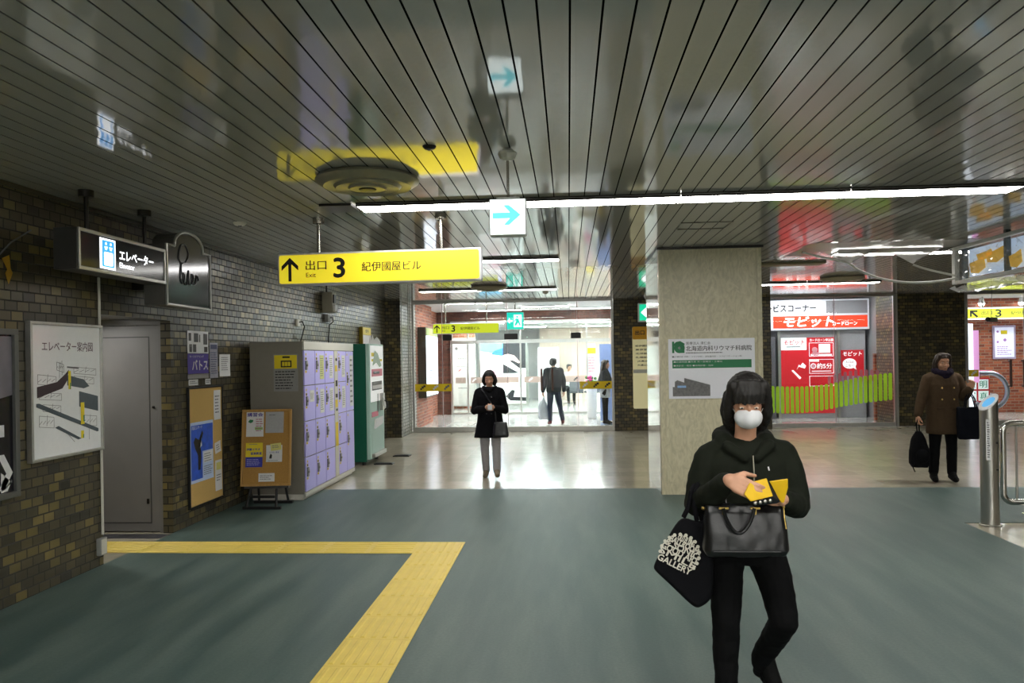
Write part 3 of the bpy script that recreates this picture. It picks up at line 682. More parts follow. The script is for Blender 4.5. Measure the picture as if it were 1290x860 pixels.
batten(10.9, 12.1, 19.2, 3.0, 'battens on the right lobby ceiling', 'right lobby ceiling light farthest from the brick pier', lobby_tube)
# photo booth sign with arch
t = thing('photo_booth', 'photo booth with red framed character sign and rounded arch end', 'photo booth', (9.6, 18.9, 0))
mb = MB(); mb.box(9.2, 10.0, 18.9, 19.6, 0, .62); mb.build('body', [mat('booth_white', 'b8b4c2', .4)], t, bevel=.02)
F = Face((9.2, 18.895, 0), (1, 0, 0)); mb = MB(); F.rect(mb, .06, .62, .42, 1.0, 0, .02); rp = mb.build('sign_board', [red_p], t)
tl_ = mat('lit_tile_white', 'e8f4ee', emit=.5)
for i, ch in enumerate('証明写真'):
    u = .09+.27*(i % 2); w = .73-.27*(i//2); mb = MB(); F.rect(mb, u, u+.23, w, w+.23, .021, .024); tt = mb.build('tile', [tl_], rp)
    mb = MB(); F.text(mb, ch, u+.035, u+.195, w+.035, w+.195, .025, .02); mb.build('lettering', [mat('teal_letter', '16997a', .5)], t)
pts = [(9.85+.42*math.sin(a), 18.98, .68+.42*math.cos(a)) for a in [PI*i/16 for i in range(17)]]
MB().tube([(9.2, 18.98, 1.1)]+pts+[(9.2, 18.98, .26)], .055, 12).build('arch_tube', [mat('grey_chrome_arch', 'a9aeb8', .25, .6)], t, smooth=True)
MB().tube([(9.2, 19.06, 1.13)]+[(p[0]+.03, 19.06, .68+(p[2]-.68)*1.07) for p in pts], .04, 10).build('arch_trim', [mat('magenta_tube', 'b02060', .4)], t, smooth=True)
t = thing('lit_column', 'tall white lit column beside pink panel behind the brick pier', 'lightbox', (9.1, 18.4, 0))
mb = MB(); mb.box(8.95, 9.18, 18.3, 18.6, 1.1, 2.25); mb.box(8.95, 9.18, 18.3, 18.6, 0, 1.1); mb.build('lit_body', [mat('lit_column_white', 'f6f2ff', emit=1.4)], t, bevel=.01)
mb = MB(); mb.box(9.19, 9.4, 18.5, 18.55, .9, 2.1); mb.build('side_panel', [mat('lit_pink_panel', 'e8a4d8', emit=.7)], t)
# hanging camera in the right area
t = thing('hanging_camera', 'small camera hanging on thin wires in front of the pink panel', 'camera', (9.0, 17.2, 2.2))
MB().tube([(9.02, 17.2, 2.919), (9.0, 17.2, 2.3)], .006, 6).build('wire', [greyink], t)
MB().sph((8.93, 17.2, 2.3), .05, n=12).build('lens_ball', [black_plastic], t, smooth=True)
mb = MB(); mb.box(8.95, 9.12, 17.16, 17.24, 2.24, 2.34); mb.build('camera_body', [mat('olive_grey_plastic', '77766a', .5)], t, bevel=.012)

# ------------------------------------------------------------------ marble pillar
mb = MB(); mb.box(1.13, 2.22, 9.26, 10.7, 0, CZ+.03); mb.box(1.08, 1.135, 9.25, 10.7, 0, CZ+.03); mb.box(2.215, 2.27, 9.25, 10.7, 0, CZ+.03)
for a, b in ((1.14, 1.671), (1.679, 2.21)): mb.box(a, b, 9.25, 9.26, 1.946, CZ-.03)
mb.box(1.14, 2.21, 9.25, 9.26, 1.234, 1.94); mb.box(1.14, 2.21, 9.25, 9.26, 0, 1.228)
pil = struct(mb.build('wall_pillar', [marble]))
mb = MB(); mb.box(1.072, 1.0795, 9.3, 10.68, 0, CZ-.002)
mb.build('side_cladding', [mat('mirror_stone_cladding', 'cfc4b8', .06, .75, var=.05, scale=3)], pil)
mb = MB(); mb.box(1.06, 2.29, 9.235, 10.72, CZ-.03, CZ-.001); mb.build('top_trim', [darkmetal], pil)
# hospital poster
F = Face((1.175, 9.244, 1.13), (1, 0, 0))
t = thing('hospital_poster', 'white hospital advertisement board with green band on marble pillar', 'poster', (1.675, 9.244, 1.13))
mb = MB(); F.rrect(mb, 0, 1.0, 0, .705, .006, 0, .008); mb.build('board', [mat('satin_white_board', 'f2f2f8', .4, var=.01)], t)
mb = MB(); F.text(mb, '医療法人 清仁会', .21, .49, .635, .67, .009, .0); F.text(mb, '北海道内科リウマチ科病院', .205, .965, .56, .622, .009, .025); F.lines(mb, .205, .8, .53, .548, 1, .0085, .5)
F.text(mb, '■診療科目 内科・リウマチ科・消化器内科・リハビリテーション科', .045, .85, .485, .505, .009)
mb.build('lettering', [mat('dark_grey_print', '3a3a40', .5)], t)
mb = MB(); F.rect(mb, .045, .96, .36, .455, .008, .0095); mb.build('green_band', [green_p], t)
mb = MB(); F.text(mb, '■診療時間 ■外来 月〜金曜日・土曜日', .06, .62, .425, .445, .011, .01); F.text(mb, '■休診日・祝日 ■訪問診療・往診', .06, .52, .38, .4, .011, .01); mb.build('band_lettering', [paper], t)
mb = MB()
F.rect(mb, .045, .07, .54, .675, .008, .0095); F.disc(mb, .13, .6, .062, .008, .0095, 28); F.rect(mb, .13, .188, .54, .6, .008, .0095); F.poly(mb, [(.06, .64), (.09, .67), (.14, .68), (.19, .65), (.19, .63), (.14, .655), (.09, .645), (.07, .62)], .008, .0095)
mb.build('emblem', [green_p], t)
mb = MB(); F.rect(mb, .115, .145, .592, .606, .01, .0105); F.rect(mb, .123, .137, .584, .614, .01, .0105); mb.build('emblem_cross', [paper], t)
mb = MB(); F.rect(mb, .045, .48, .03, .14, .008, .0095); F.poly(mb, [(.07, .14), (.07, .2), (.1, .22), (.18, .19), (.18, .245), (.48, .16), (.48, .14)], .008, .0095); mb.build('building_picture', [mat('grey_photo', '6d6b6a', .5, var=.3, scale=40)], t)
mb = MB(); F.rect(mb, .1, .2, .13, .155, .01, .0105); mb.build('building_windows', [lightblue_p], t)

# ------------------------------------------------------------------ signs on / near the back wall
t = thing('exit_directory', 'cream list board with amber 出口 header on brick wall left of pillar', 'sign', (1.75, 17.19, .48))
F = Face((1.41, 17.199, .48), (1, 0, 0))
mb = MB(); F.rrect(mb, 0, .7, 0, 1.8, .03, 0, .03); mb.build('board', [mat('pale_cream_panel', 'd6cfa0', emit=.28)], t)
mb = MB(); F.rrect(mb, .0, .7, 1.52, 1.8, .03, .031, .034); mb.build('header', [mat('amber_header', 'd39a00', .4)], t)
mb = MB(); F.text(mb, '出口', .06, .26, 1.62, 1.72, .036, .04)
for i in range(6): F.text(mb, ('紀伊國屋ビル', '東京堂ビル', '北洋銀行前', '札幌駅方面', 'JR高速バス', '大通公園方面')[i], .06 if i < 4 else .1, .5, 1.36-i*.085, 1.4-i*.085, .036, .03)
mb.build('lettering', [ink], t)
mb = MB(); F.rect(mb, 0.01, .69, .78, .86, .031, .033); mb.build('grey_band', [mat('grey_band', 'b9b9b0', .5)], t)
t = thing('exit_lamp', 'green lit sign with white left arrow hanging beside marble pillar', 'sign', (1.7, 16.6, 2.35))
mb = MB(); mb.box(1.49, 1.85, 16.6, 16.68, 2.36, 2.76); mb.build('housing', [white], t, bevel=.01)
F = Face((1.49, 16.598, 2.36), (1, 0, 0)); mb = MB(); F.rect(mb, .03, .33, .03, .37, 0, .003); mb.build('green_face', [lit_green], t)
mb = MB(); F.poly(mb, [(.06, .2), (.18, .31), (.18, .24), (.3, .24), (.3, .16), (.18, .16), (.18, .09)], .004, .005); mb.build('arrow', [lit_white], t)
MB().lathe((1.67, 16.64, 2.84), [(.012, -.08), (.012, 0), (.03, .01), (.05, .06), (.05, .079)], 16).build('ceiling_cup', [white], t, smooth=True)

def yellow_sign(nm, lb, loc, rz, W, H, face, sc, rods, rodlen, oldx=.0, nudge=1, txt=ink, ry=.09):
    t = thing(nm, lb, 'sign', loc, rz)
    mb = MB(); mb.box(-W/2, W/2, -.0, ry, 0, H); mb.build('housing', [mat('lit_sign_edge', 'c9c9cc', .35, .3)], t, local=True, bevel=.012)
    F = Face((-W/2, -.001, 0), (1, 0, 0)); b = .018*sc
    mb = MB(); F.rrect(mb, b, W-b, b, H-b, .02*sc, 0, .003); mb.build('yellow_face', [face], t, local=True)
    mb = MB(); a = H
    F.poly(mb, [(a*.36, a*.13), (a*.46, a*.13), (a*.46, a*.66), (a*.68, a*.46), (a*.68, a*.6), (a*.41, a*.86), (a*.14, a*.6), (a*.14, a*.46), (a*.36, a*.66)], .004, .005); mb.build('arrow', [ink], t, local=True)
    mb = MB(); F.text(mb, '3', a*1.82, a*2.16, a*.22, a*.8, .005, .05); mb.build('numeral', [ink], t, local=True)
    mb = MB(); F.text(mb, '出口', a*.92, a*1.58, a*.46, a*.76, .005, .02); F.text(mb, 'Exit', a*.93, a*1.24, a*.24, a*.38, .005, .01); F.text(mb, '紀伊國屋ビル', a*2.7, a*4.55, a*.37, a*.66, .005, .02); mb.build('lettering', [txt], t, local=True)
    for rx in rods:
        mb = MB(); mb.cyl((rx, ry/2, H), (rx, ry/2, H+rodlen), .017, n=12); mb.cyl((rx, ry/2, H+rodlen-.05), (rx, ry/2, H+rodlen), .05, n=20); mb.build('hanging_rod', [rodm], t, local=True, smooth=True)
    return t
yellow_sign('exit_sign', 'large yellow hanging exit 3 sign with up arrow, nearest the camera', (-1.655, 6.68, 2.318), math.radians(-3), 1.84, .288, sign_yellow, 1, (-.55, .56), .312)
yellow_sign('exit_sign', 'small lime yellow hanging exit 3 sign seen through glass front', (-2.44, 18.4, 2.235), 0, 1.6, .25, sign_yellow2, .8, (-.5, .5), .513)

t = thing('running_man_sign', 'square green emergency exit sign with running figure behind glass front', 'sign', (-1.2, 17.6, 2.28))
mb = MB(); mb.box(-1.4, -1.0, 17.6, 17.68, 2.28, 2.68); mb.build('housing', [white], t, bevel=.008)
F = Face((-1.4, 17.598, 2.28), (1, 0, 0)); mb = MB(); F.rect(mb, .01, .39, .01, .39, 0, .003); mb.build('green_face', [mat('lit_turquoise', '1fc8b4', emit=1.3)], t)
mb = MB(); F.rect(mb, .17, .35, .06, .34, .004, .005); F.poly(mb, [(.02, .2), (.08, .26), (.08, .22), (.14, .22), (.14, .18), (.08, .18), (.08, .14)], .004, .005); mb.build('door_symbol', [lit_white], t)
mb = MB(); F.disc(mb, .25, .29, .024, .006, .007); F.poly(mb, [(.22, .26), (.28, .25), (.3, .18), (.33, .1), (.3, .09), (.27, .16), (.22, .09), (.18, .1), (.22, .18)], .006, .007); F.poly(mb, [(.2, .24), (.23, .25), (.2, .18), (.17, .19)], .006, .007); mb.build('figure_symbol', [MATS['lit_turquoise']], t)
MB().cyl((-1.2, 17.64, 2.68), (-1.2, 17.64, 2.999), .014, n=10).build('hanging_rod', [rodm], t)

t = thing('direction_lamp', 'white lit cube sign with cyan right arrow on ceiling rod', 'sign', (-.35, 4.7, 2.385))
mb = MB(); mb.box(-.462, -.24, 4.64, 4.74, 2.385, 2.605); mb.build('housing', [white], t, bevel=.006)
F = Face((-.462, 4.638, 2.385), (1, 0, 0)); mb = MB(); F.rect(mb, .006, .216, .006, .214, 0, .002); mb.build('lit_face', [mat('lit_arrow_face', 'f4fffe', emit=1.8)], t)
mb = MB(); F.poly(mb, [(.02, .1), (.125, .1), (.085, .06), (.12, .06), (.19, .12), (.12, .18), (.085, .18), (.125, .135), (.02, .135)], .003, .004); mb.build('arrow', [lit_cyan], t)
MB().cyl((-.35, 4.69, 2.606), (-.35, 4.69, 2.87), .0085, n=10).build('hanging_rod', [rodm], t, smooth=True)
mb = MB(); mb.box(-.42, -.28, 4.66, 4.72, 2.605, 2.618); mb.build('top_bracket', [white], t)
MB().lathe((-.35, 4.69, 2.845), [(.02, 0), (.046, .012), (.058, .04), (.055, .05), (.02, .0735)], 8).build('ceiling_cup', [cream], t)

# elevator sign (faces the corridor)
t = thing('elevator_sign', 'dark hanging box sign with blue lift pictogram and white lettering', 'sign', (-3.5, 5.75, 2.317))
mb = MB(); mb.box(-3.586, -3.41, 5.17, 6.34, 2.317, 2.612); mb.build('housing', [mat('dark_grey_housing', '3f3e3b', .4, .3)], t, bevel=.006)
F = Face((-3.409, 5.17, 2.317), (0, 1, 0)); W, H = 1.17, .295
mb = MB()
for q in ((0, W, 0, .025), (0, W, H-.025, H), (0, .02, .025, H-.025), (W-.02, W, .025, H-.025)): F.rect(mb, *q, 0, .015)
mb.build('frame', [alum], t, bevel=.003)
mb = MB(); F.rect(mb, .02, W-.02, .025, H-.025, 0, .006); mb.build('dark_face', [sign_dark], t)
mb = MB(); F.rect(mb, .25, .445, .035, .26, .007, .009); pc = mb.build('pictogram_panel', [lit_white], t)
mb = MB(); F.rrect(mb, .275, .425, .05, .245, .01, .0095, .011); mb.build('pictogram_ground', [lit_blue], t)
mb = MB(); F.rrect(mb, .295, .405, .06, .16, .012, .012, .0135)
for u in (.32, .38): F.disc(mb, u, .222, .01, .012, .0135); F.poly(mb, [(u-.02, .2), (u+.02, .2), (u+.008, .175), (u-.008, .175)], .012, .0135)
mb.build('pictogram', [lit_white], t)
mb = MB(); F.text(mb, 'エレベーター', .5, .98, .125, .2, .008, .035); F.text(mb, 'Elevator', .5, .7, .065, .105, .008, .03); mb.build('lettering', [lit_white], t)
for ry in (5.42, 6.2):
    mb = MB(); mb.cyl((-3.5, ry, 2.612), (-3.5, ry, CZ-.001), .016, n=12); mb.cyl((-3.5, ry, CZ-.05), (-3.5, ry, CZ-.001), .055, n=20); mb.build('hanging_rod', [darkmetal], t, smooth=True)
# arched sign behind it
t = thing('arched_sign', 'grey metal sign box with arched top and script lettering on wall', 'sign', (-3.6, 6.76, 2.15))
F = Face((-3.41, 6.37, 2.15), (0, 1, 0)); W = .8; H = .52
arch = [(0, 0), (W, 0), (W, H), (W-.14, H)]+[(W/2+.26*math.cos(a)*1.0, H+.02+.13*math.sin(a)) for a in [PI*i/12 for i in range(13)]]+[(.14, H), (0, H)]
mb = MB(); F.poly(mb, arch, -.2, -.004); mb.build('housing', [mat('grey_sign_box', '5d5b56', .4, .3)], t)
mb = MB(); F.poly(mb, [(u*.93+W*.035, w*.93+.02) for u, w in arch], .0, .003); mb.build('mirror_face', [mat('smoked_mirror', '77777a', .12, .8, var=.04)], t)
mb = MB(); mb.tube([F.p(u, w, .004) for u, w in arch], .013, 8, closed=True); mb.build('frame', [alum], t, smooth=True)
mb = MB(); sc = [(.25, .28), (.24, .38), (.2, .42), (.24, .53), (.32, .55), (.38, .48), (.33, .4), (.25, .37), (.23, .25), (.27, .2), (.31, .26), (.28, .3), (.29, .22), (.34, .2), (.38, .33), (.38, .22), (.43, .21), (.47, .28), (.44, .3), (.45, .22), (.5, .22), (.53, .29), (.56, .28), (.57, .25)]
pts = []
for i in range(len(sc)-1):
    for k in range(4):
        p0, p1, p2, p3 = sc[max(i-1, 0)], sc[i], sc[i+1], sc[min(i+2, len(sc)-1)]; q = k/4
        pts.append(tuple(.5*((2*p1[j])+(-p0[j]+p2[j])*q+(2*p0[j]-5*p1[j]+4*p2[j]-p3[j])*q*q+(-p0[j]+3*p1[j]-3*p2[j]+p3[j])*q**3) for j in (0, 1)))
mb.tube([F.p(u, w, .008) for u, w in pts], .005, 6).build('script_lettering', [mat('dark_chrome_script', '4c4c50', .3, .8)], t, smooth=True)
mb = MB(); mb.box(-3.849, -3.61, 6.6, 6.95, 2.3, 2.45); mb.build('wall_bracket', [darkmetal], t)

# ------------------------------------------------------------------ ceiling fittings
def row(x0, x1, y, lbs, g, seg=1.26, lens=None):
    n = max(1, round((x1-x0)/seg)); w = (x1-x0)/n
    for i in range(n):
        t = batten(x0+i*w+.008, x0+(i+1)*w-.008, y, CZ-.001, g, lbs[i], lens or tube_on, w=.26, th=.014)
pos = ['leftmost', 'second from left', 'third from left', 'rightmost']
row(-1.7, 3.5, 6.3, ['%s lit batten of the long row nearest the camera' % p for p in pos], 'nearest ceiling light row')
row(-3.1, -.1, 9.97, ['leftmost lit batten of the second row, above the lockers', 'middle lit batten of the second row, behind the large yellow sign', 'rightmost lit batten of the second row, past the end of the large yellow sign'], 'second ceiling light row', 1.0)  # left end of the row added behind the sign to brighten the lockers
row(3.42, 8.5, 10.2, ['%s batten of the row right of the marble pillar' % p for p in ('leftmost lit', 'second', 'third', 'rightmost')], 'ceiling light row right of pillar')
row(-2.75, -.2, 14.3, ['left lit batten of the row before the glass front', 'right lit batten of the row before the glass front'], 'ceiling light row before the glass front')
row(3.0, 5.6, 14.4, ['left lit batten of the row before the shop', 'right lit batten of the row before the shop'], 'ceiling light row before the shop')
row(-1.7, 3.5, 2.0, ['%s lit batten above the camera' % p for p in pos], 'ceiling light row above the camera')
row(-1.7, 3.5, -1.6, ['%s lit batten behind the camera' % p for p in pos], 'ceiling light row behind the camera')
fill_on = mat('lit_gate_hall_lens', 'fffdf8', emit=52)  # unseen strong rows added behind the camera to brighten surfaces facing it
for k, y in enumerate((-4.2, -5.8)): row(-3.0, 5.4, y, ['%s lit batten of the %s row in the hall behind' % (p, ('nearer', 'farther')[k]) for p in ('leftmost', 'second', 'third', 'fourth', 'fifth', 'sixth', 'rightmost')], 'ceiling light rows in the hall behind', lens=fill_on)
row(6.5, 11.5, 4.5, ['%s lit batten of the far right side row' % p for p in pos], 'far right side light row')
for a, b, lb in ((-2.0, -1.735, 'short dark channel at the left end of the nearest light row'), (3.54, 5.4, 'dark channel at the right end of the nearest light row')):
    mb = MB(); mb.box(a, b, 6.15, 6.45, CZ-.02, CZ-.001); tag(rebase(mb.build('light_channel', [darkmetal])), lb, 'light channel')
t = thing('ceiling_light', 'unlit dark ceiling batten just right of the marble pillar', 'light', (2.9, 11.2, CZ)); 
mb = MB(); mb.box(2.3, 3.6, 11.05, 11.35, CZ-.03, CZ-.001); mb.build('housing', [mat('unlit_olive_lens', '6f6a4c', .4)], t, bevel=.008)
mb = MB(); mb.box(2.35, 3.55, 11.1, 11.3, CZ-.035, CZ-.0305); mb.build('lens', [MATS['unlit_olive_lens']], t)

def vent(x, y, r, lb):
    t = thing('air_diffuser', lb, 'vent', (x, y, CZ), 0, 'round ceiling air diffusers'); m_ = mat('beige_vent_enamel', '8f8a74', .3, .2)
    for k, (r0, dz) in enumerate(((1, 0), (.72, .012), (.42, .02))):
        R = r*r0
        MB().lathe((x, y, CZ-.001), [(R*.8, -.06-dz), (R*.84, -.066-dz), (R*.99, -.03-dz*.6), (R, -.024-dz*.5), (R*.96, -.004-dz*.4), (R*.8, -.004-dz*.4)], 48).build('cone_ring', [m_], t, smooth=True)
    MB().lathe((x, y, CZ-.001), [(.001, -.09), (r*.16, -.088), (r*.2, -.06), (.001, -.03)], 24).build('centre_cap', [darkmetal], t, smooth=True)
vent(-1.38, 5.32, .36, 'round concentric ceiling air diffuser above the large yellow sign')
vent(-1.39, 13.7, .33, 'small looking far air diffuser before the glass front')
vent(4.65, 13.5, .36, 'far right air diffuser before the shop')
for x, y, lb in ((-.81, 4.58, 'small round sensor in yellow tinted ceiling near the diffuser'), (-2.97, 6.86, 'small round detector on dark left ceiling'), (-.43, 15.2, 'small far round speaker in ceiling before glass front')):
    t = thing('ceiling_sensor', lb, 'sensor', (x, y, CZ), 0, 'small round ceiling sensors')
    MB().lathe((x, y, CZ-.001), [(.02, -.02), (.03, -.017), (.04, -.006), (.042, 0)] if x > -1 and y < 6 else [(.03, -.03), (.045, -.025), (.06, -.008), (.062, 0)], 20).build('body', [cream if y > 6 else darkmetal], t, smooth=True)
    MB().lathe((x, y, CZ-.001), [(.008, -.026), (.012, -.0205)] if x > -1 and y < 6 else [(.012, -.04), (.018, -.0305)], 12).build('lens', [greyink], t, smooth=True)
mb = MB()
for a, b, c, d in ((1.1, 1.6, 7.55, 7.57), (1.1, 1.6, 7.93, 7.95), (1.1, 1.12, 7.57, 7.93), (1.58, 1.6, 7.57, 7.93)): mb.box(a, b, c, d, CZ-.006, CZ-.001)
tag(rebase(mb.build('access_hatch', [mat('hatch_frame', '5a564a', .4, .4)])), 'thin rectangular access hatch frame in ceiling before the pillar', 'hatch')

# ------------------------------------------------------------------ left wall boards
def boardx(nm, lb, cat, y0, y1, z0, z1, fm, face, d=.03, bw=.025, x=-3.849, group=None):
    t = thing(nm, lb, cat, (x, (y0+y1)/2, z0), 0, group); F = Face((x, y0, z0), (0, 1, 0)); W = y1-y0; H = z1-z0
    mb = MB()
    for q in ((0, W, 0, bw), (0, W, H-bw, H), (0, bw, bw, H-bw), (W-bw, W, bw, H-bw)): F.rect(mb, *q, 0, d)
    mb.build('frame', [fm], t, bevel=.003)
    mb = MB(); F.rect(mb, bw, W-bw, bw, H-bw, 0, d*.6); mb.build('panel', [face], t)
    F.O = F.p(0, 0, d*.6); return t, F, W, H
t, F, W, H = boardx('map_board', 'framed white elevator guide map on brick wall beside passage', 'map', 5.23, 6.085, .95, 1.965, alum, mat('glossy_white_map', 'eceef0', .12, var=.02, coat=.5), .045, .022)
mb = MB()
F.text(mb, 'エレベーター案内図', .14, .74, .8, .875, .001, .012); mb.build('title_lettering', [mat('navy_red_title', '4c2440', .5)], t)
mb = MB(); F.poly(mb, [(.08, .5), (.3, .54), (.42, .6), (.44, .66), (.4, .63), (.3, .57), (.08, .54)], .001, .002); F.poly(mb, [(.08, .46), (.36, .52), (.42, .58), (.42, .63), (.3, .56), (.08, .52)], .001, .0025); mb.build('station_deck', [mat('map_maroon', '2f1a22', .5)], t)
mg = mat('map_slate', '47525a', .5)
mb = MB(); F.poly(mb, [(.42, .54), (.62, .51), (.69, .525), (.62, .58), (.42, .62)], .001, .0025); F.poly(mb, [(.56, .37), (.8, .32), (.8, .44), (.56, .49)], .001, .0025)
F.poly(mb, [(.07, .42), (.1, .42), (.8, .18), (.8, .155), (.78, .155), (.07, .395)], .001, .0025); F.poly(mb, [(.27, .23), (.31, .24), (.58, .12), (.54, .115)], .001, .0025); mb.build('route_bands', [mg], t)
mb = MB(); F.rect(mb, .43, .46, .51, .65, .003, .0035); F.rect(mb, .575, .62, .23, .4, .003, .0035); F.rect(mb, .575, .61, .12, .18, .003, .0035); mb.build('lift_shafts', [yellow_p], t)
mb = MB(); F.rect(mb, .445, .455, .51, .56, .004, .0045); F.rect(mb, .605, .62, .25, .3, .004, .0045); F.rect(mb, .6, .61, .12, .15, .004, .0045); mb.build('lift_doors', [green_p], t)
mb = MB()
def ln(a, b, w=.0015): 
    a = V((a[0], a[1])); b = V((b[0], b[1])); d = (b-a).normalized(); n_ = V((-d.y, d.x))*w
    F.poly(mb, [a-n_, b-n_, b+n_, a+n_], .0008, .0014)
for cx, cy, w, h in ((.09, .56, .2, .07), (.1, .45, .25, .05), (.5, .63, .28, .05), (.5, .56, .25, .05), (.1, .25, .16, .08), (.14, .36, .2, .05), (.6, .22, .18, .08), (.3, .66, .08, .06)):
    ln((cx, cy), (cx+w, cy-.02)); ln((cx, cy+h), (cx+w, cy+h-.02)); ln((cx, cy), (cx, cy+h)); ln((cx+w, cy-.02), (cx+w, cy+h-.02)); ln((cx+w*.5, cy), (cx+w*.55, cy+h))
    for i in range(4): ln((cx+w*i/4, cy+h*.2), (cx+w*(i+.8)/4, cy+h*.5))
ln((.33, .6), (.33, .72)); ln((.36, .62), (.36, .73)); ln((.42, .68), (.56, .67), .006); ln((.38, .2), (.5, .1)); ln((.68, .2), (.68, .1))
mb.build('line_drawing', [greyink], t)

t, F, W, H = boardx('dark_poster', 'dark poster in thick grey frame at the left photo edge', 'poster', 4.1, 5.09, .748, 1.9, mat('grey_poster_frame', '5e5f5c', .4, .3), mat('dusk_poster', '1a1820', .2, var=.4, scale=5), .06, .04)
mb = MB(); F.poly(mb, [(.05, .55), (.95, .7), (.95, 1.1), (.05, 1.1)], .001, .002); mb.build('pale_sky', [mat('mauve_grey_print', '77737c', .3, var=.2, scale=6)], t)
mb = MB(); F.rect(mb, .78, .865, .42, .5, .002, .003); F.poly(mb, [(.83, .18), (.93, .1), (.93, .12), (.89, .0495), (.83, .045)], .002, .003); F.poly(mb, [(.8, .3), (.86, .3), (.94, .17), (.86, .06), (.8, .06), (.88, .17)], .002, .003); mb.build('white_arrow', [paper], t)

# cork board 1 and its flyers
tc, F, W, H = boardx('cork_board', 'tall black framed cork board on brick wall beside passage', 'notice board', 7.54, 8.31, .165, 1.395, black_plastic, cork, .03, .016)
def flyer(F, u0, u1, w0, w1, m, lb, prints=(), d=.001, cat='flyer', rot=0, name='paper_flyer', group=None):
    """a sheet lying on face F; prints: (material, [(kind, args)])"""
    c = F.p((u0+u1)/2, w0, d)
    t = thing(name, lb, cat, c, 0, group)
    G = Face(F.p((u0+u1)/2, (w0+w1)/2), F.U, F.W)
    if rot: R = Matrix.Rotation(rot, 3, G.N); G = Face(G.O, R @ G.U, R @ G.W)
    a = (u1-u0)/2; b = (w1-w0)/2
    mb = MB()
    n = 5
    for i in range(n):                       # a faintly curled sheet
        ya, yb_ = -b+2*b*i/n, -b+2*b*(i+1)/n; ca, cb_ = .003*(abs(ya)/b)**3, .003*(abs(yb_)/b)**3
        mb.hexa([G.p(-a, ya, d+ca), G.p(a, ya, d+ca), G.p(a, ya, d+ca+.0008), G.p(-a, ya, d+ca+.0008), G.p(-a, yb_, d+cb_), G.p(a, yb_, d+cb_), G.p(a, yb_, d+cb_+.0008), G.p(-a, yb_, d+cb_+.0008)])
    sh = mb.build('sheet', [m], t)
    for pn, pm, items in prints:
        mb = MB()
        for it in items:
            k = it[0]; dd = d+.004
            if k == 'r': G.rect(mb, -a+it[1]*2*a, -a+it[2]*2*a, -b+it[3]*2*b, -b+it[4]*2*b, dd, dd+.0004)
            elif k == 'p': G.poly(mb, [(-a+x*2*a, -b+y*2*b) for x, y in it[1]], dd, dd+.0005)
            elif k == 't': G.text(mb, it[1], -a+it[2]*2*a, -a+it[3]*2*a, -b+it[4]*2*b, -b+it[5]*2*b, dd+.0008, it[6] if len(it) > 6 else 0)
            elif k == 'l': G.lines(mb, -a+it[1]*2*a, -a+it[2]*2*a, -b+it[3]*2*b, -b+it[4]*2*b, it[5], dd+.0002)
        mb.build(pn, [pm], t)
    return t
flyer(F, .03, .53, .25, .87, mat('blue_flyer_paper', 'b9cbe8', .45, var=.02), 'large blue and white event flyer low on the tall cork board', (
    ('sky_print', blue_p, [('r', .02, .98, .5, .95), ('r', .02, .5, .05, .5)]),
    ('dancer_print', ink, [('p', [(.2, .75), (.35, .7), (.5, .85), (.55, .8), (.42, .62), (.45, .4), (.4, .2), (.3, .2), (.3, .45), (.2, .55), (.12, .68)])]),
    ('white_print', paper, [('t', '共演コンサート', .05, .5, .88, .94, .02), ('p', [(.38, .55), (.48, .6), (.46, .74), (.38, .7)]), ('r', .55, .95, .3, .48)]),
    ('lettering', greyink, [('l', .58, .92, .3, .46, 4), ('l', .55, .95, .08, .25, 5)])), .002)
flyer(F, .56, .72, .86, 1.18, paper, 'blank looking white sheet at top right of tall cork board', (('lettering', greyink, [('l', .15, .8, .2, .85, 6)]),), .002)
flyer(F, .57, .71, .5, .62, paper, 'small tilted white slip at middle right of tall cork board', (('lettering', greyink, [('l', .2, .8, .2, .8, 3)]),), .002, rot=.15)
flyer(F, .57, .73, .09, .42, paper, 'white sheet with yellow square at lower right of tall cork board', (('yellow_square', mat('pale_yellow_paper', 'd5cf7a', .6), [('r', .15, .85, .68, .92)]), ('lettering', greyink, [('l', .15, .85, .3, .55, 3)])), .002)
# posters above it
F = Face((-3.849, 0, 0), (0, 1, 0))
flyer(F, 7.575, 8.03, 1.745, 1.975, paper, 'white sheet with dark photo thumbnails above the purple poster', (('photo_print', mat('dark_photo_print', '2b2622', .5, var=.3), [('r', .05, .17, .55, .9), ('r', .3, .5, .5, .9), ('r', .08, .2, .05, .4), ('r', .25, .4, .05, .4), ('r', .75, .95, .4, .9), ('r', .78, .95, .05, .3), ('r', .55, .6, .5, .85)]),), .002)
flyer(F, 7.575, 8.03, 1.535, 1.74, purple_p, 'purple poster with large pale katakana letters', (('lettering', paper, [('t', 'バトス', .2, .95, .18, .68, .04), ('t', 'カーステアリング', .08, .75, .8, .92, .02)]),), .002)
flyer(F, 7.575, 8.03, 1.485, 1.53, mat('grey_paper_strip', '8f8d8a', .6), 'grey paper strip just below the purple poster', (), .002)
flyer(F, 8.06, 8.25, 1.48, 1.86, mat('grey_blue_print', '9a9aa8', .6, var=.2, scale=20), 'narrow grey blue leaflet beside the purple poster', (('print', mat('navy_print', '2e3560', .5), [('r', .1, .9, .82, .95), ('l', .1, .9, .1, .75, 10)]),), .002)
flyer(F, 8.29, 8.56, 1.49, 1.735, paper, 'plain white notice right of the grey blue leaflet', (('lettering', greyink, [('l', .15, .8, .25, .9, 7)]),), .002)
flyer(F, 7.59, 7.79, 1.415, 1.475, paper, 'small white label above left end of tall cork board', (('lettering', greyink, [('l', .1, .9, .2, .8, 2)]),), .002)
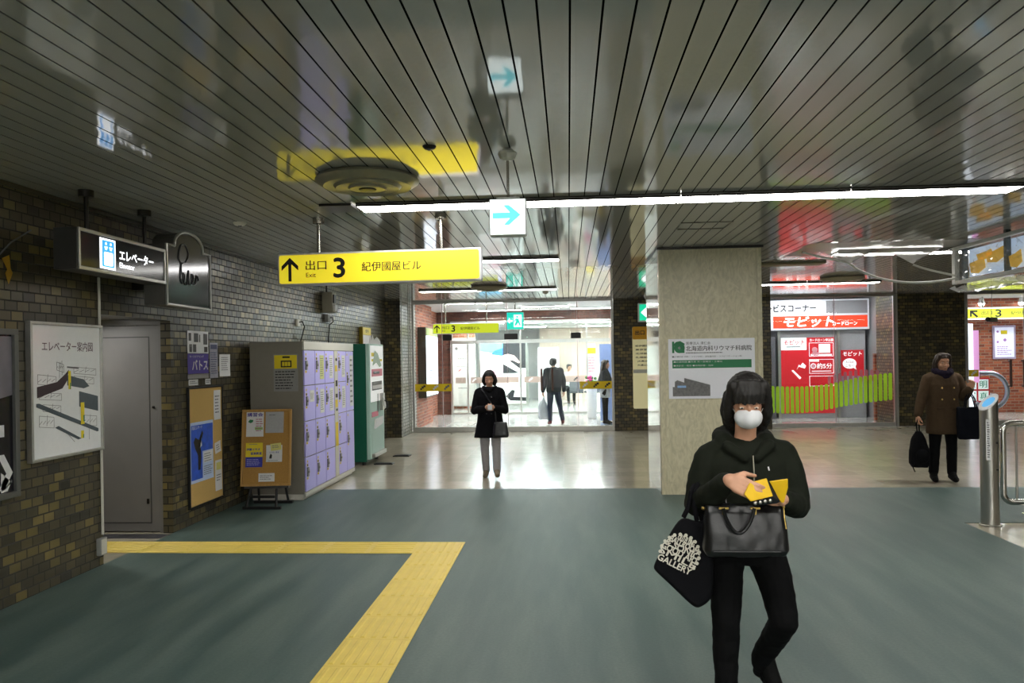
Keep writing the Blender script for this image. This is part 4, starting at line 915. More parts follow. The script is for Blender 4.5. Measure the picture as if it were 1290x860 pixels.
flyer(F, 7.95, 8.07, 1.415, 1.475, paper, 'little white slip above right end of tall cork board', (('lettering', greyink, [('l', .1, .9, .2, .8, 2)]),), .002)

# ------------------------------------------------------------------ easel with cork board
t = thing('easel', 'small framed cork board on black folding stand before the lockers', 'notice board', (-3.46, 8.6, 0))
tilt = .12
U = V((1, .12, 0)).normalized(); Wv = V((-.05, .14, 1)).normalized(); Wv = (Wv-U*Wv.dot(U)).normalized()
F = Face((-3.725, 8.52, .235), U, Wv); W = .56; H = .87
mb = MB()
for q in ((0, W, 0, .025), (0, W, H-.025, H), (0, .025, .025, H-.025), (W-.025, W, .025, H-.025)): F.rect(mb, *q, -.0, .03)
mb.build('frame', [wood], t, bevel=.004)
mb = MB(); F.rect(mb, .025, W-.025, .025, H-.025, .0, .018); mb.build('cork_panel', [mat('brown_cork', 'ac8448', .85, var=.2, scale=160, bump=.3)], t)
for a, b in ((( -3.6, 8.44, .215), (-3.62, 8.42, .02)), ((-3.3, 8.44, .215), (-3.28, 8.42, .02)), ((-3.6, 8.62, .6), (-3.62, 8.78, .02)), ((-3.34, 8.62, .6), (-3.28, 8.8, .02))):
    a = list(a); a[1] += .06
    mb = MB(); mb.cyl(a, b, .014, n=10); mb.build('leg', [black_plastic], t)
mb = MB(); mb.box(-3.66, -3.22, 8.4, 8.44, .0, .03); mb.box(-3.68, -3.22, 8.76, 8.81, 0, .03); mb.box(-3.6, -3.3, 8.43, 8.45, .12, .15); mb.build('foot_bar', [black_plastic], t, bevel=.004)
mb = MB(); F.rect(mb, .05, W-.02, -.025, -.001, -.02, .04); mb.build('ledge', [black_plastic], t)
F.O = F.p(0, 0, .018)
flyer(F, .05, .245, .56, .84, paper, 'easel flyer with purple header, top left', (('header_print', purple_p, [('t', '講習会', .05, .95, .82, .97, .04)]), ('picture_print', green_p, [('p', [(.1, .6), (.2, .7), (.4, .68), (.38, .6), (.25, .55)])]), ('lettering', mat('rose_print', 'b86a80', .5), [('l', .55, .95, .2, .75, 6)]), ('lime_print', mat('lime_print', '8cc060', .5), [('r', .5, .95, .28, .38)])), .001)
flyer(F, .265, .47, .6, .84, mat('grey_white_paper', 'a9aaac', .6), 'plain pale grey sheet at top right of easel board', (('lettering', greyink, [('l', .2, .7, .8, .9, 1)]),), .001)
flyer(F, .05, .24, .33, .49, yellow_p, 'yellow flyer with blue characters on easel, above blue strip', (('lettering', mat('deep_blue_print', '1c2a90', .5), [('t', '伊藤イサオ', .05, .85, .45, .62, .04), ('t', '音楽教室', .3, .95, .15, .34, .04), ('l', .2, .7, .85, .93, 1)]),), .001)
flyer(F, .05, .24, .215, .328, mat('blue_strip_paper', '2a2fa0', .5), 'deep blue strip directly below yellow easel flyer', (('lettering', mat('lavender_print', 'a8a8e8', .5), [('l', .08, .92, .15, .85, 4)]),), .001)
flyer(F, .28, .46, .27, .46, paper, 'white easel leaflet with small dark sketch, under yellow slip', (('sketch_print', ink, [('p', [(.2, .2), (.35, .2), (.38, .4), (.28, .5), (.22, .35)])]), ('lettering', mat('deep_blue_print', '1c2a90', .5), [('t', '古代史と書道', .2, .8, .52, .62, .01)]), ('line_print', greyink, [('l', .15, .8, .05, .12, 1)])), .001)
flyer(F, .33, .45, .4, .48, mat('pale_yellow_paper', 'd5cf7a', .6), 'small tilted yellow slip pinned on easel board', (('lettering', greyink, [('l', .15, .85, .3, .8, 2)]),), .007, rot=.12)
flyer(F, .2, .38, .05, .145, paper, 'white card at bottom centre of easel board', (('lettering', greyink, [('l', .1, .9, .2, .8, 3)]),), .001)

# ------------------------------------------------------------------ coin lockers
t = thing('coin_lockers', 'grey coin locker bank with lilac doors against brick wall', 'lockers', (-3.45, 10, 0))
mb = MB(); mb.box(-3.78, -3.14, 8.95, 11.05, .07, 1.88); mb.build('body', [locker_grey], t, bevel=.004)
mb = MB(); mb.box(-3.77, -3.16, 8.96, 11.04, 0, .07); mb.build('plinth', [cream], t)
for a, b in ((1.78, 1.88), (.04, .09)):
    mb = MB(); mb.box(-3.14, -3.118, 8.95, 11.05, a, b); mb.build('front_rail', [cream], t, bevel=.002)
ysq = mat('yellow_sticker', 'e2c61e', .5, var=.02)
cols = [(8.955, 9.34, 4), (9.345, 9.725, 4), (9.73, 10.125, 4), (10.285, 10.665, 4), (10.67, 11.045, 2)]
lockm = mat('lock_plate', '8c8a88', .3, .7)
zs = [(.095, .5), (.505, .925), (.93, 1.35), (1.355, 1.775)]
for ci, (y0, y1, n) in enumerate(cols):
    rows = zs if n == 4 else [(.095, .925), (.93, 1.775)]
    for ri, (z0, z1) in enumerate(rows):
        mb = MB(); mb.box(-3.138, -3.12, y0+.004, y1-.004, z0+.003, z1-.003); d = mb.build('door', [lilac], t, bevel=.003)
        zc = (z0+z1)/2+.03
        F = Face((-3.1195, y0, 0), (0, 1, 0))
        mb = MB(); F.rrect(mb, .035, .085, zc-.055, zc+.055, .008, 0, .014); F.disc(mb, .06, zc, .014, .014, .024); mb.build('lock', [lockm], d)
        mb = MB(); F.rect(mb, .035, .085, zc+.062, zc+.095, 0, .001); F.rect(mb, .095, .13, zc-.02, zc+.03, 0, .001); F.rect(mb, .035, .085, zc-.09, zc-.063, 0, .001); F.disc(mb, .06, z1-.05, .016, 0, .001); mb.build('yellow_sticker', [ysq], d)
        mb = MB(); F.rect(mb, .045, .08, zc+.067, zc+.09, .0012, .0016); F.rect(mb, .098, .127, zc-.012, zc+.022, .0012, .0016); mb.build('number_print', [ink], d)
        if (ci, ri) in ((1, 3), (2, 3), (3, 3), (0, 2), (1, 2), (2, 2), (3, 2), (4, 1)):
            mm = mat('pale_lime_paper', 'cfd38a', .6) if (ci, ri) == (1, 3) else paper
            a, b = (.18, .34); lo = z0+.06 if (ci, ri) != (0, 2) else z0+.22
            mb = MB(); F.rect(mb, a, b, lo, z1-.06, .0, .0012); nt_ = mb.build('paper_notice', [mm], d)
            mb = MB(); F.lines(mb, a+.02, b-.02, lo+.03, z1-.09, 9, .0014); mb.build('print', [greyink], d)
mb = MB(); mb.box(-3.138, -3.118, 10.13, 10.28, .095, 1.775); cp = mb.build('control_panel', [cream], t, bevel=.002)
F = Face((-3.1175, 10.13, 0), (0, 1, 0))
mb = MB(); F.rect(mb, .03, .12, 1.5, 1.58, 0, .002); F.rect(mb, .03, .12, 1.02, 1.12, 0, .002); F.rect(mb, .02, .13, .5, .82, 0, .002); mb.build('yellow_sticker', [ysq], cp)
mb = MB(); F.rect(mb, .05, .1, 1.3, 1.38, 0, .01); F.rect(mb, .05, .1, 1.15, 1.2, 0, .01); F.disc(mb, .075, 1.66, .02, 0, .01); F.rect(mb, .04, .11, .97, 1.0, .003, .006); mb.build('coin_slots', [darkmetal], cp)
F = Face((-3.78, 8.949, 0), (1, 0, 0))
mb = MB(); F.rect(mb, .29, .585, 1.29, 1.73, 0, .0015); ns = mb.build('notice_sheet', [mat('greyed_paper', '8f8e8c', .5)], t)
mb = MB(); F.rect(mb, .3, .575, 1.56, 1.72, .002, .0025); mb.build('yellow_header', [yellow_p], ns)
mb = MB(); F.rect(mb, .38, .51, 1.575, 1.655, .003, .0035); F.rect(mb, .4, .49, 1.685, 1.705, .003, .0035); F.lines(mb, .31, .56, 1.31, 1.54, 7, .0018); mb.build('print', [ink], ns)
mb = MB(); F.rect(mb, .395, .425, 1.59, 1.64, .004, .0045); F.rect(mb, .43, .46, 1.59, 1.64, .004, .0045); F.rect(mb, .465, .495, 1.59, 1.64, .004, .0045); mb.build('locker_symbol', [yellow_p], ns)

# vending machine (photo print) with green side
t = thing('vending_machine', 'machine with dark green side and poster covered front beside lockers', 'vending machine', (-3.5, 12.35, 0))
mb = MB(); mb.box(-3.8, -3.16, 11.88, 12.8, .05, 1.9); mb.build('cabinet', [teal_enamel], t, bevel=.01)
for a, b in ((-3.75, 11.93), (-3.22, 11.93), (-3.75, 12.7), (-3.22, 12.7)): MB().cyl((a, b, 0), (a, b, .05), .03, n=12).build('foot', [black_plastic], t)
mb = MB(); mb.box(-3.16, -3.1, 11.88, 12.8, .09, 1.9); fr = mb.build('front_door', [mint], t, bevel=.01)
F = Face((-3.099, 11.88, 0), (0, 1, 0))
mb = MB(); F.rect(mb, .05, .86, .98, 1.87, 0, .004); mb.build('white_panel', [mat('glossy_vending_white', 'e4e6e4', emit=.45)], fr)
mb = MB(); F.rect(mb, .1, .8, 1.38, 1.5, .005, .008); F.rect(mb, .1, .5, .74, .82, .001, .005); mb.build('pink_print', [mat('rose_panel', 'd05a74', .4)], fr)
mb = MB(); F.rect(mb, .1, .8, 1.62, 1.66, .005, .007); F.rect(mb, .1, .3, 1.7, 1.76, .005, .007); mb.build('yellow_print', [yellow_p], fr)
mb = MB(); F.rect(mb, .12, .76, 1.16, 1.3, .005, .008); F.rect(mb, .46, .5, .8, 1.1, .005, .008); F.rect(mb, .2, .6, 1.42, 1.46, .009, .01); mb.build('dark_window', [black_plastic], fr)
mb = MB(); F.rect(mb, .14, .74, 1.18, 1.24, .009, .011); F.poly(mb, [(.2, .55), (.7, .6), (.75, .72), (.25, .7)], .005, .03); mb.build('print_sample', [paper], fr)
mb = MB(); F.rect(mb, .1, .82, .18, .5, 0, .004); mb.build('lower_panel', [MATS['pale_mint_enamel']], fr)
mb = MB(); F.poly(mb, [(.08, .11), (.85, .11), (.85, .17), (.08, .17)], 0, .05); mb.build('bottom_tray', [steel], fr)
mb = MB(); F.rrect(mb, .62, .78, .82, 1.1, .02, .005, .05); cs = mb.build('coin_unit', [steel], fr)
MB().tube([F.p(.72, .98, .05), F.p(.74, .95, .1), F.p(.72, .86, .11), F.p(.71, .82, .06)], .012, 8).build('receiver_cord', [black_plastic], fr, smooth=True)
mb = MB(); F.poly(mb, [(.1, 1.9), (.18, 2.02), (.24, 1.95), (.32, 2.05), (.42, 1.97), (.6, 2.02), (.82, 1.96), (.85, 1.9)], -.03, -.025); mb.build('top_card', [paper], t)
mb = MB(); F.poly(mb, [(.6, 1.05), (.72, 1.02), (.84, .88), (.8, .8), (.68, .95)], .055, .058); mb.build('hanging_leaflet', [paper], t)
mb = MB(); F.poly(mb, [(.15, 1.55), (.3, 1.8), (.5, 1.75), (.75, 1.55), (.6, 1.52), (.4, 1.6)], .009, .0105); mb.build('picture_print', [mat('pale_green_print', 'aac0a8', .5)], fr)
for k, (a, b, c, d, lb) in enumerate(((-3.08, -2.78, 11.98, 12.14, 'dark thin floor plate nearest the green machine front'), (-3.0, -2.72, 12.95, 13.15, 'dark thin floor plate past the green machine'))):
    mb = MB(); mb.box(a, b, c, d, -.0035, .012); mb.box(a+.02, b-.02, c+.02, d-.02, .012, .018)
    tag(rebase(mb.build('floor_plate', [black_plastic], bevel=.003)), lb, 'plate')

# yellow wall sign, speakers, cameras
t = thing('projecting_sign', 'narrow yellow projecting wall sign above the green machine', 'sign', (-3.78, 14.1, 1.93))
mb = MB(); mb.box(-3.849, -3.78, 14.05, 14.65, 1.94, 2.26); mb.build('body', [mat('mustard_sign', 'a8901a', .4)], t, bevel=.006)
mb = MB(); F = Face((-3.779, 14.05, 1.94), (0, 1, 0)); F.rect(mb, .02, .58, .18, .31, 0, .002); mb.build('yellow_face', [mat('bright_yellow_panel', 'd8c22a', .4)], t)
mb = MB(); F.rect(mb, .02, .58, .01, .17, 0, .002); mb.build('white_face', [paper], t)
mb = MB(); F.text(mb, '便所', .18, .42, .21, .28, .003, .02); mb.build('lettering', [ink], t)
t = thing('wall_speaker', 'slim beige wall box with black slot and cable, high above lockers', 'speaker', (-3.78, 12, 2.37))
mb = MB(); mb.box(-3.849, -3.68, 11.9, 12.12, 2.4, 2.72); mb.build('body', [mat('beige_plastic', '8f8b78', .5)], t, bevel=.01)
mb = MB(); mb.box(-3.68, -3.66, 11.93, 12.05, 2.55, 2.68); mb.build('dark_slot', [black_plastic], t); mb = MB(); mb.box(-3.68, -3.65, 11.95, 12.08, 2.42, 2.52); mb.build('white_unit', [white], t)
MB().tube([(-3.8, 12.0, 2.72), (-3.8, 12.0, 2.86), (-3.82, 12, 2.9)], .014, 8).build('cable', [darkmetal], t)
t = thing('junction_cover', 'small square grey wall box with black plug below the beige speaker', 'outlet', (-3.8, 12, 2.2))
mb = MB(); mb.box(-3.849, -3.79, 12.02, 12.22, 2.26, 2.38); mb.build('box', [mat('grey_switch_box', '8b8c88', .5)], t, bevel=.006)
MB().tube([(-3.79, 12.12, 2.33), (-3.75, 12.14, 2.33), (-3.76, 12.2, 2.27), (-3.83, 12.22, 2.22), (-3.843, 12.2, 2.0), (-3.843, 12.2, 1.7)], .008, 8).build('cable', [black_plastic], t, smooth=True)
t = thing('wall_outlet', 'white wall outlet with dark cable looping down behind lockers', 'outlet', (-3.83, 10.9, 2.15))
mb = MB(); mb.box(-3.849, -3.82, 10.72, 10.84, 2.14, 2.24); mb.build('plate', [cream], t, bevel=.005)
MB().tube([(-3.82, 10.78, 2.2), (-3.78, 10.8, 2.21), (-3.77, 10.86, 2.14), (-3.8, 10.84, 2.0), (-3.8, 10.75, 1.9)], .008, 8).build('cable', [black_plastic], t, smooth=True)

# ------------------------------------------------------------------ bollard and rail
t = thing('bollard', 'stainless ticket post with slanted top and blue opening', 'bollard', (3.94, 7.6, 0))
n = 28; r = .078; mb = MB()
r0 = [mb.bm.verts.new((3.94+r*math.cos(2*PI*i/n), 7.6+r*math.sin(2*PI*i/n), 0)) for i in range(n)]
top = lambda dx, dy: 1.15+dx*.85+dy*.28
r1 = [mb.bm.verts.new((v.co.x, v.co.y, top(v.co.x-3.94, v.co.y-7.6))) for v in r0]
mb.loft([r0, r1]); mb.build('post', [steel], t, smooth=True)
def tring(q, z): return [(3.94+r*q*math.cos(2*PI*i/n), 7.6+r*q*math.sin(2*PI*i/n), top(r*q*math.cos(2*PI*i/n), r*q*math.sin(2*PI*i/n))+z) for i in range(n)]
mb = MB(); A_ = [mb.bm.verts.new(p) for p in tring(1.04, .001)]; B_ = [mb.bm.verts.new(p) for p in tring(1.04, .012)]; C_ = [mb.bm.verts.new(p) for p in tring(.7, .012)]; D_ = [mb.bm.verts.new(p) for p in tring(.7, .003)]
mb.loft([A_, B_, C_, D_], cap=False); mb.build('rim', [mat('lit_rim', 'e8e8ea', .3)], t, smooth=True)
mb = MB(); mb._f([mb.bm.verts.new(p) for p in tring(.69, .004)]); mb.build('blue_opening', [mat('lit_cyan_window', '5aa8dc', emit=.6)], t)
mb = MB(); mb.prism([(3.94-.06, 7.6-.0635, .62), (3.94-.03, 7.6-.0845, .62), (3.94-.03, 7.6-.0845, 1.0), (3.94-.06, 7.6-.0635, 1.0)], (-.0015, -.002, 0)); mb.build('label_strip', [paper], t)
mb = MB(); F = Face((3.88, 7.6-.066, .62), (.03, -.021, 0)); 
F.lines(mb, .008, .03, .02, .36, 16, .003, .5); mb.build('label_print', [greyink], t)
mb = MB()
for z in (.78, .53): mb.cyl((3.97, 7.6-.068, z), (3.972, 7.6-.08, z), .009, n=12)
mb.build('screw_hole', [ink], t)
MB().lathe((3.94, 7.6, 0), [(.095, 0), (.095, .006), (.079, .012)], 28).build('base_flange', [steel], t, smooth=True)

t = thing('hand_rail', 'looped stainless pipe barrier beside the bollard at right edge', 'railing', (5, 8.1, 0))
def rr(x0, x1, z0, z1, r, y):
    pts = []
    for cx, cz, a0 in ((x1-r, z1-r, 0), (x0+r, z1-r, PI/2), (x0+r, z0+r, PI), (x1-r, z0+r, 1.5*PI)):
        for i in range(7): a = a0+i*PI/12; pts.append((cx+r*math.cos(a), y, cz+r*math.sin(a)))
    return pts
MB().tube(rr(4.33, 5.9, .12, .91, .09, 8.1), .03, 14, closed=True).build('loop_pipe', [polish], t, smooth=True)
for x in (4.46, 4.8, 5.14, 5.48, 5.77): MB().cyl((x, 8.1, .12), (x, 8.1, .91), .011, n=10).build('baluster', [steel], t, smooth=True)
for x in (4.56, 5.66):
    mb = MB(); mb.cyl((x, 8.1, 0), (x, 8.1, .1), .022, n=12); mb.cyl((x, 8.1, 0), (x, 8.1, .008), .05, n=20); mb.build('foot', [polish], t, smooth=True)

# ------------------------------------------------------------------ leak tray, hoses and wrapped sign box
t = thing('drip_sheet', 'clear plastic drip sheet taped under ceiling with two funnels', 'plastic sheet', (3.8, 9.8, 2.7))
mb = MB(); nx, ny = 40, 14; g = []
fun = [(3.45, 9.75, .16), (4.2, 9.75, .17)]
for i in range(nx+1):
    r_ = []
    for j in range(ny+1):
        x = 2.85+2.0*i/nx; y = 9.2+1.3*j/ny
        e = min(i, nx-i)/4; f = min(j, ny-j)/3; s_ = min(1, e)*min(1, f)
        z = CZ-.006-.035*s_-.012*s_*abs(noise.noise(V((x*4, y*5, 0))))
        for fx, fy, dd in fun:
            d = math.hypot(x-fx, (y-fy)*1.1); z -= dd*max(0, 1-d/.3)**1.2*s_
        r_.append(mb.bm.verts.new((x, y, z)))
    g.append(r_)
for i in range(nx):
    for j in range(ny): mb._f([g[i][j], g[i+1][j], g[i+1][j+1], g[i][j+1]])
mb.build('sheet', [glassmat('milky_polythene', 'ffffff', film=.5, rough=.15, filmcol='f4f4f4')], t, smooth=True)
def bez(a, b, c, d, n=20):
    return [V(a)*(1-t)**3+V(b)*3*t*(1-t)**2+V(c)*3*t*t*(1-t)+V(d)*t**3 for t in [i/n for i in range(n+1)]]
hose = mat('milky_hose', 'd6d6d0', .35)
MB().tube(bez((2.9, 9.8, 2.89), (3.05, 9.8, 2.85), (3.2, 9.8, 2.8), (3.42, 9.75, 2.75), 8)+bez((3.46, 9.75, 2.72), (3.75, 9.8, 2.5), (4.2, 9.7, 2.42), (4.57, 9.5, 2.5), 18), .014, 8).build('drain_hose', [hose], t, smooth=True)
MB().tube(bez((4.2, 9.75, 2.7), (4.3, 9.7, 2.64), (4.45, 9.6, 2.58), (4.57, 9.48, 2.53), 12), .012, 8).build('drain_hose', [hose], t, smooth=True)

t = thing('wrapped_sign_frame', 'white framed hanging sign box wrapped in crumpled clear plastic', 'sign', (4.6, 8.6, 2.4))
mb = MB()
mb.box(4.57, 4.62, 9.5, 9.58, 2.43, 2.87); mb.box(4.57, 4.63, 7.3, 9.5, 2.43, 2.47); mb.box(4.57, 4.63, 7.3, 9.5, 2.83, 2.87)
mb.build('white_frame', [white], t, bevel=.006)
for y in (9.44, 8.56, 7.5):
    mb = MB(); mb.box(4.63, 4.68, y-.025, y+.025, 2.44, CZ-.001); mb.build('post', [mat('dark_green_post', '2e3a36', .35, .4)], t)
def crumple(x, y0, y1, z0, z1, amp, nm, m_, sd, n=26):
    mb = MB(); g = []
    for i in range(n+1):
        g.append([mb.bm.verts.new((x+amp*noise.noise(V((i*.45, j*.9, sd)))+amp*.4*noise.noise(V((i*1.3, j*2, sd))), y0+(y1-y0)*i/n, z0+(z1-z0)*j/10)) for j in range(11)])
    for i in range(n):
        for j in range(10): mb._f([g[i][j], g[i+1][j], g[i+1][j+1], g[i][j+1]])
    return mb.build(nm, [m_], t)
crumple(4.6, 7.35, 9.5, 2.48, 2.82, .05, 'plastic_wrap', filmg, 1)
mb = MB(); g = []
for i in range(31):
    g.append([mb.bm.verts.new((4.5+.06*j+.05*noise.noise(V((i*.5, j*1.1, 4))), 7.2+2.3*i/30, 2.38-.05*math.sin(PI*j/6)-.05*noise.noise(V((i*.6, j, 9))))) for j in range(7)])
for i in range(30):
    for j in range(6): mb._f([g[i][j], g[i+1][j], g[i+1][j+1], g[i][j+1]])
o = mb.build('hanging_plastic', [glassmat('shiny_polythene', 'e8e8ec', film=.35, rough=.12)], t)
mb = MB(); Fy = Face((4.66, 9.4, 2.5), (0, -1, 0))  # yellow pieces, brightened by a glow put into their material
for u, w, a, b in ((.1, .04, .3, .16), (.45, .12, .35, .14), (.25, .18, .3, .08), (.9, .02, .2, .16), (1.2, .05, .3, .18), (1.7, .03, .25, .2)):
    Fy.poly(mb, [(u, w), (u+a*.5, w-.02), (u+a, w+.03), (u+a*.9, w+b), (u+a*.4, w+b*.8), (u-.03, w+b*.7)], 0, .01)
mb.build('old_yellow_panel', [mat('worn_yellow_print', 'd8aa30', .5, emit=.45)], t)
mb = MB(); mb.box(4.685, 4.7, 7.35, 9.4, 2.5, 2.82); mb.build('back_panel', [mat('pale_blue_acrylic', 'b4c8e0', emit=.7)], t)  # panel also given its own glow to brighten the box

#PEOPLE_BEGIN
# ------------------------------------------------------------------ people
class Blob:
    """closed pieces fused into one continuous skin by a voxel remesh"""
    def __init__(s): s.mb = MB()
    def chain(s, pts, n=14):
        """pts: (x,y,z,r) limb with tapering radius"""
        for a, b in zip(pts, pts[1:]): s.mb.cyl(a[:3], b[:3], a[3], b[3], n)
        for p in pts: s.mb.sph(p[:3], p[3]*1.0, n=14)
        return s
    def ell(s, c, rx, ry=None, rz=None, rot=None): s.mb.sph(c, rx, ry, rz, 20, rot); return s
    def loft(s, secs, n=28, pw=2.4):
        """secs: (cx,cy,z,rx,ry[,dz_front]) stacked level sections of a torso, skirt or coat"""
        rings = []
        for q in secs:
            cx, cy, z, rx, ry = q[:5]; r = []
            for i in range(n):
                a = 2*PI*i/n; c, d = math.cos(a), math.sin(a)
                r.append(s.mb.bm.verts.new((cx+rx*math.copysign(abs(c)**(2/pw), c), cy+ry*math.copysign(abs(d)**(2/pw), d), z)))
            rings.append(r)
        s.mb.loft(rings); return s
    def bake(s, name, mats, parent, vox=.006, smooth=4, folds=0, fs=14, fst=(1, 1, .5)):
        bmesh.ops.recalc_face_normals(s.mb.bm, faces=s.mb.bm.faces[:])
        me = bpy.data.meshes.new(name); s.mb.bm.to_mesh(me); s.mb.bm.free()
        o = bpy.data.objects.new(name, me)
        r = o.modifiers.new('R', 'REMESH'); r.mode = 'VOXEL'; r.voxel_size = vox
        if smooth:
            q = o.modifiers.new('S', 'SMOOTH'); q.factor = .5; q.iterations = smooth
        m2 = evaluated_mesh(o); m2.name = name
        bpy.data.objects.remove(o); bpy.data.meshes.remove(me)
        if folds:
            nn = [v.normal.copy() for v in m2.vertices]
            for v, vn in zip(m2.vertices, nn):
                p = v.co.copy(); w = V((p.x*fs*fst[0], p.y*fs*fst[1], p.z*fs*fst[2]))
                d = noise.noise(w)*.7+noise.noise(w*2.3)*.35
                v.co = p+vn*d*folds
        m2.materials.clear()
        for m_ in mats if isinstance(mats, list) else [mats]: m2.materials.append(m_)
        for f in m2.polygons: f.use_smooth = True
        o = bpy.data.objects.new(name, m2); COL.objects.link(o)
        if parent is not None: o.parent = parent
        return o

def hand(B, wrist, f, n, side, curl=.5, sc=1.0, thumb=.4, spread=.08, wr=.026):
    """palm + five separate bent fingers. f: towards the fingers, n: the way the palm faces, side: thumb side"""
    w = V(wrist); f = V(f).normalized(); n = V(n); n = (n-f*n.dot(f)).normalized(); t = f.cross(n).normalized()
    if t.dot(V(side)) < 0: t = -t
    k = sc
    for i, u in enumerate((-.026, -.009, .009, .026)):
        B.chain([tuple(w+t*u*.5*k)+(.017*k,), tuple(w+f*.045*k+t*u*k)+(.0165*k,), tuple(w+f*.085*k+t*u*1.12*k)+(.0125*k,)], 10)
    L = {.026: (.036, .024, .019), .009: (.041, .027, .021), -.009: (.037, .025, .02), -.026: (.028, .019, .017)}
    for u, segs in L.items():
        p = w+f*.083*k+t*u*1.14*k; ang = curl*.5; pts = [tuple(p)+(.0105*k,)]
        ff = (f+t*(u/.026)*spread).normalized()
        for j, l in enumerate(segs):
            d = ff*math.cos(ang)+n*math.sin(ang); p = p+d*l*k; pts.append(tuple(p)+((.0097, .0088, .0075)[j]*k,)); ang += curl*(.9 if j == 0 else .7)
        B.chain(pts, 10)
    p = w+f*.022*k+t*.026*k; d = (f*.6+t*.7+n*thumb*.6).normalized(); d2 = (f*.85+t*.25+n*thumb).normalized()
    p1 = p+d*.038*k; p2 = p1+d2*.03*k; p3 = p2+(d2*.9+n*.2).normalized()*.022*k
    B.chain([tuple(p)+(.015*k,), tuple(p1)+(.0125*k,), tuple(p2)+(.0105*k,), tuple(p3)+(.009*k,)], 10)

def headrot(yaw, pitch): return Matrix.Rotation(yaw, 3, 'Z') @ Matrix.Rotation(pitch, 3, 'X')
def head(B, c, R, k=1.0, sex='f'):
    """face towards -y before R; pitch>0 bows the head. c: centre of the head (eye level)"""
    c = V(c); P = lambda x, y, z: c+R @ V((x*k, y*k, z*k))
    E_ = lambda x, y, z, a, b, d: B.ell(P(x, y, z), a*k, b*k, d*k, R)
    E_(0, .012, .035, .074, .092, .078); E_(0, -.012, -.02, .062, .074, .07); E_(0, -.026, -.065, .045, .052, .047); E_(0, -.052, -.093, .022, .02, .018)
    E_(.034, -.05, -.035, .024, .026, .026); E_(-.034, -.05, -.035, .024, .026, .026)
    E_(0, -.07, .03, .05, .018, .014)
    E_(0, -.088, -.008, .008, .011, .026); E_(0, -.097, -.028, .0125, .013, .011); E_(.011, -.088, -.032, .008, .008, .007); E_(-.011, -.088, -.032, .008, .008, .007)
    E_(0, -.079, -.055, .021, .011, .006); E_(0, -.077, -.064, .018, .011, .0065)
    for s_ in (-1, 1):
        E_(s_*.074, .012, -.008, .009, .02, .031); E_(s_*.031, -.071, .006, .014, .012, .011)
def faceparts(c, R, t, k=1.0, brow=True, hairm=None):
    c = V(c); P = lambda x, y, z: c+R @ V((x*k, y*k, z*k))
    for s_ in (-1, 1):
        MB().sph(P(s_*.031, -.0765, .006), .0105*k, .0075*k, .0048*k, 12, R).build('eye', [mat('eye_white', 'd8d2c8', .3)], t, smooth=True, local=True)
        MB().sph(P(s_*.031, -.0822, .0045), .005*k, .003*k, .0044*k, 10, R).build('iris', [mat('dark_iris', '20140e', .2)], t, smooth=True, local=True)
        mb = MB(); mb.tube([P(s_*(.016+.01*i), -.085+.0035*i, .024+.002*(i if i < 3 else 1)) for i in range(4)], .0028*k, 6); mb.build('eyebrow', [hairm], t, local=True)
    MB().sph(P(0, -.087, -.0595), .017*k, .004*k, .0028*k, 10, R).build('lips', [mat('lip_skin', '9a5a50', .5)], t, smooth=True, local=True)

skin = mat('skin', 'c69477', .5, var=.04, scale=12)
hairb = mat('black_hair', '15110e', .62, var=.3, scale=60, stretch=(4, 4, .5))
brownhair = mat('dark_brown_hair', '2a1c14', .42, var=.3, scale=60, stretch=(4, 4, .5))
blackjean = mat('black_denim', '0b0b0c', .85, var=.15)
hood = mat('dark_olive_fleece', '1d2019', .9, var=.1, scale=20)
blackleather = mat('black_leather', '0b0b0c', .33, var=.1, scale=50, bump=.2)
blackcloth = mat('black_canvas', '101013', .9, var=.1)
gold = mat('gold_hardware', 'b89a58', .3, 1)
shoe_b = mat('black_suede', '121212', .75)

# ---- foreground woman; C(x, z, y) maps a place measured on the plane of her hips to its own depth
def C(x, z, y): k = (3.6+y)/3.6; return ((.8+x)*k-.8, y, 1.65+(z-1.65)*k)
pA = thing('person', 'person in dark olive hooded top and white mask opening a yellow wallet', 'person', (.8, 3.6, 0))
R = headrot(-.12, .38)
hc = C(.01, 1.432, -.05)
sL, sR = (-.155, .02, 1.19), (.163, .02, 1.2)
eL, eR = (-.222, -.01, .97), (.218, -.02, .965)
wL, wR = C(-.078, 1.075, -.33), C(.165, .985, -.2)
hp = .81
B = Blob()
B.loft([(0, .02, .76, .1, .07), (0, .02, .85, .13, .085), (0, .01, .97, .13, .085), (0, .02, 1.1, .145, .09), (0, .025, 1.19, .14, .07), (0, .02, 1.25, .09, .06)])
B.chain([(0, .02, 1.2, .055), (0.0, .0, 1.29, .048), (hc[0], hc[1]+.02, hc[2]-.05, .05)])
head(B, hc, R, 1.0)
for s_, sh, el, wr in ((-1, sL, eL, wL), (1, sR, eR, wR)): B.chain([sh+(.036,), el+(.034,), tuple(wr)+(.025,)])
hand(B, wL, V((.8, -.36, -.36)), V((.15, .9, -.2)), V((.3, 0, 1)), curl=.4, sc=.95, thumb=.45)
hand(B, wR, V((-1, -.42, .05)), V((-.2, -.5, .85)), V((0, -.5, .8)), curl=.4, sc=.92, thumb=.5)
legs = [((-.1, .01, .8), (-.105, -.03, .455), (-.108, -.02, .1), (-.115, -.14, .03)), ((.085, .01, .8), (.145, -.055, .45), C(.055, .245, .2), (.085, .215, .12))]
for h_, k_, a_, f_ in legs:
    B.chain([h_+(.06,), k_+(.044,), ((k_[0]+a_[0])/2, (k_[1]+a_[1])/2+.012, (k_[2]+a_[2])/2, .04), tuple(a_)+(.024,), f_+(.012,)])
B.bake('body', [skin], pA, .0052, 3)
faceparts(hc, R, pA, 1.0, hairm=hairb)
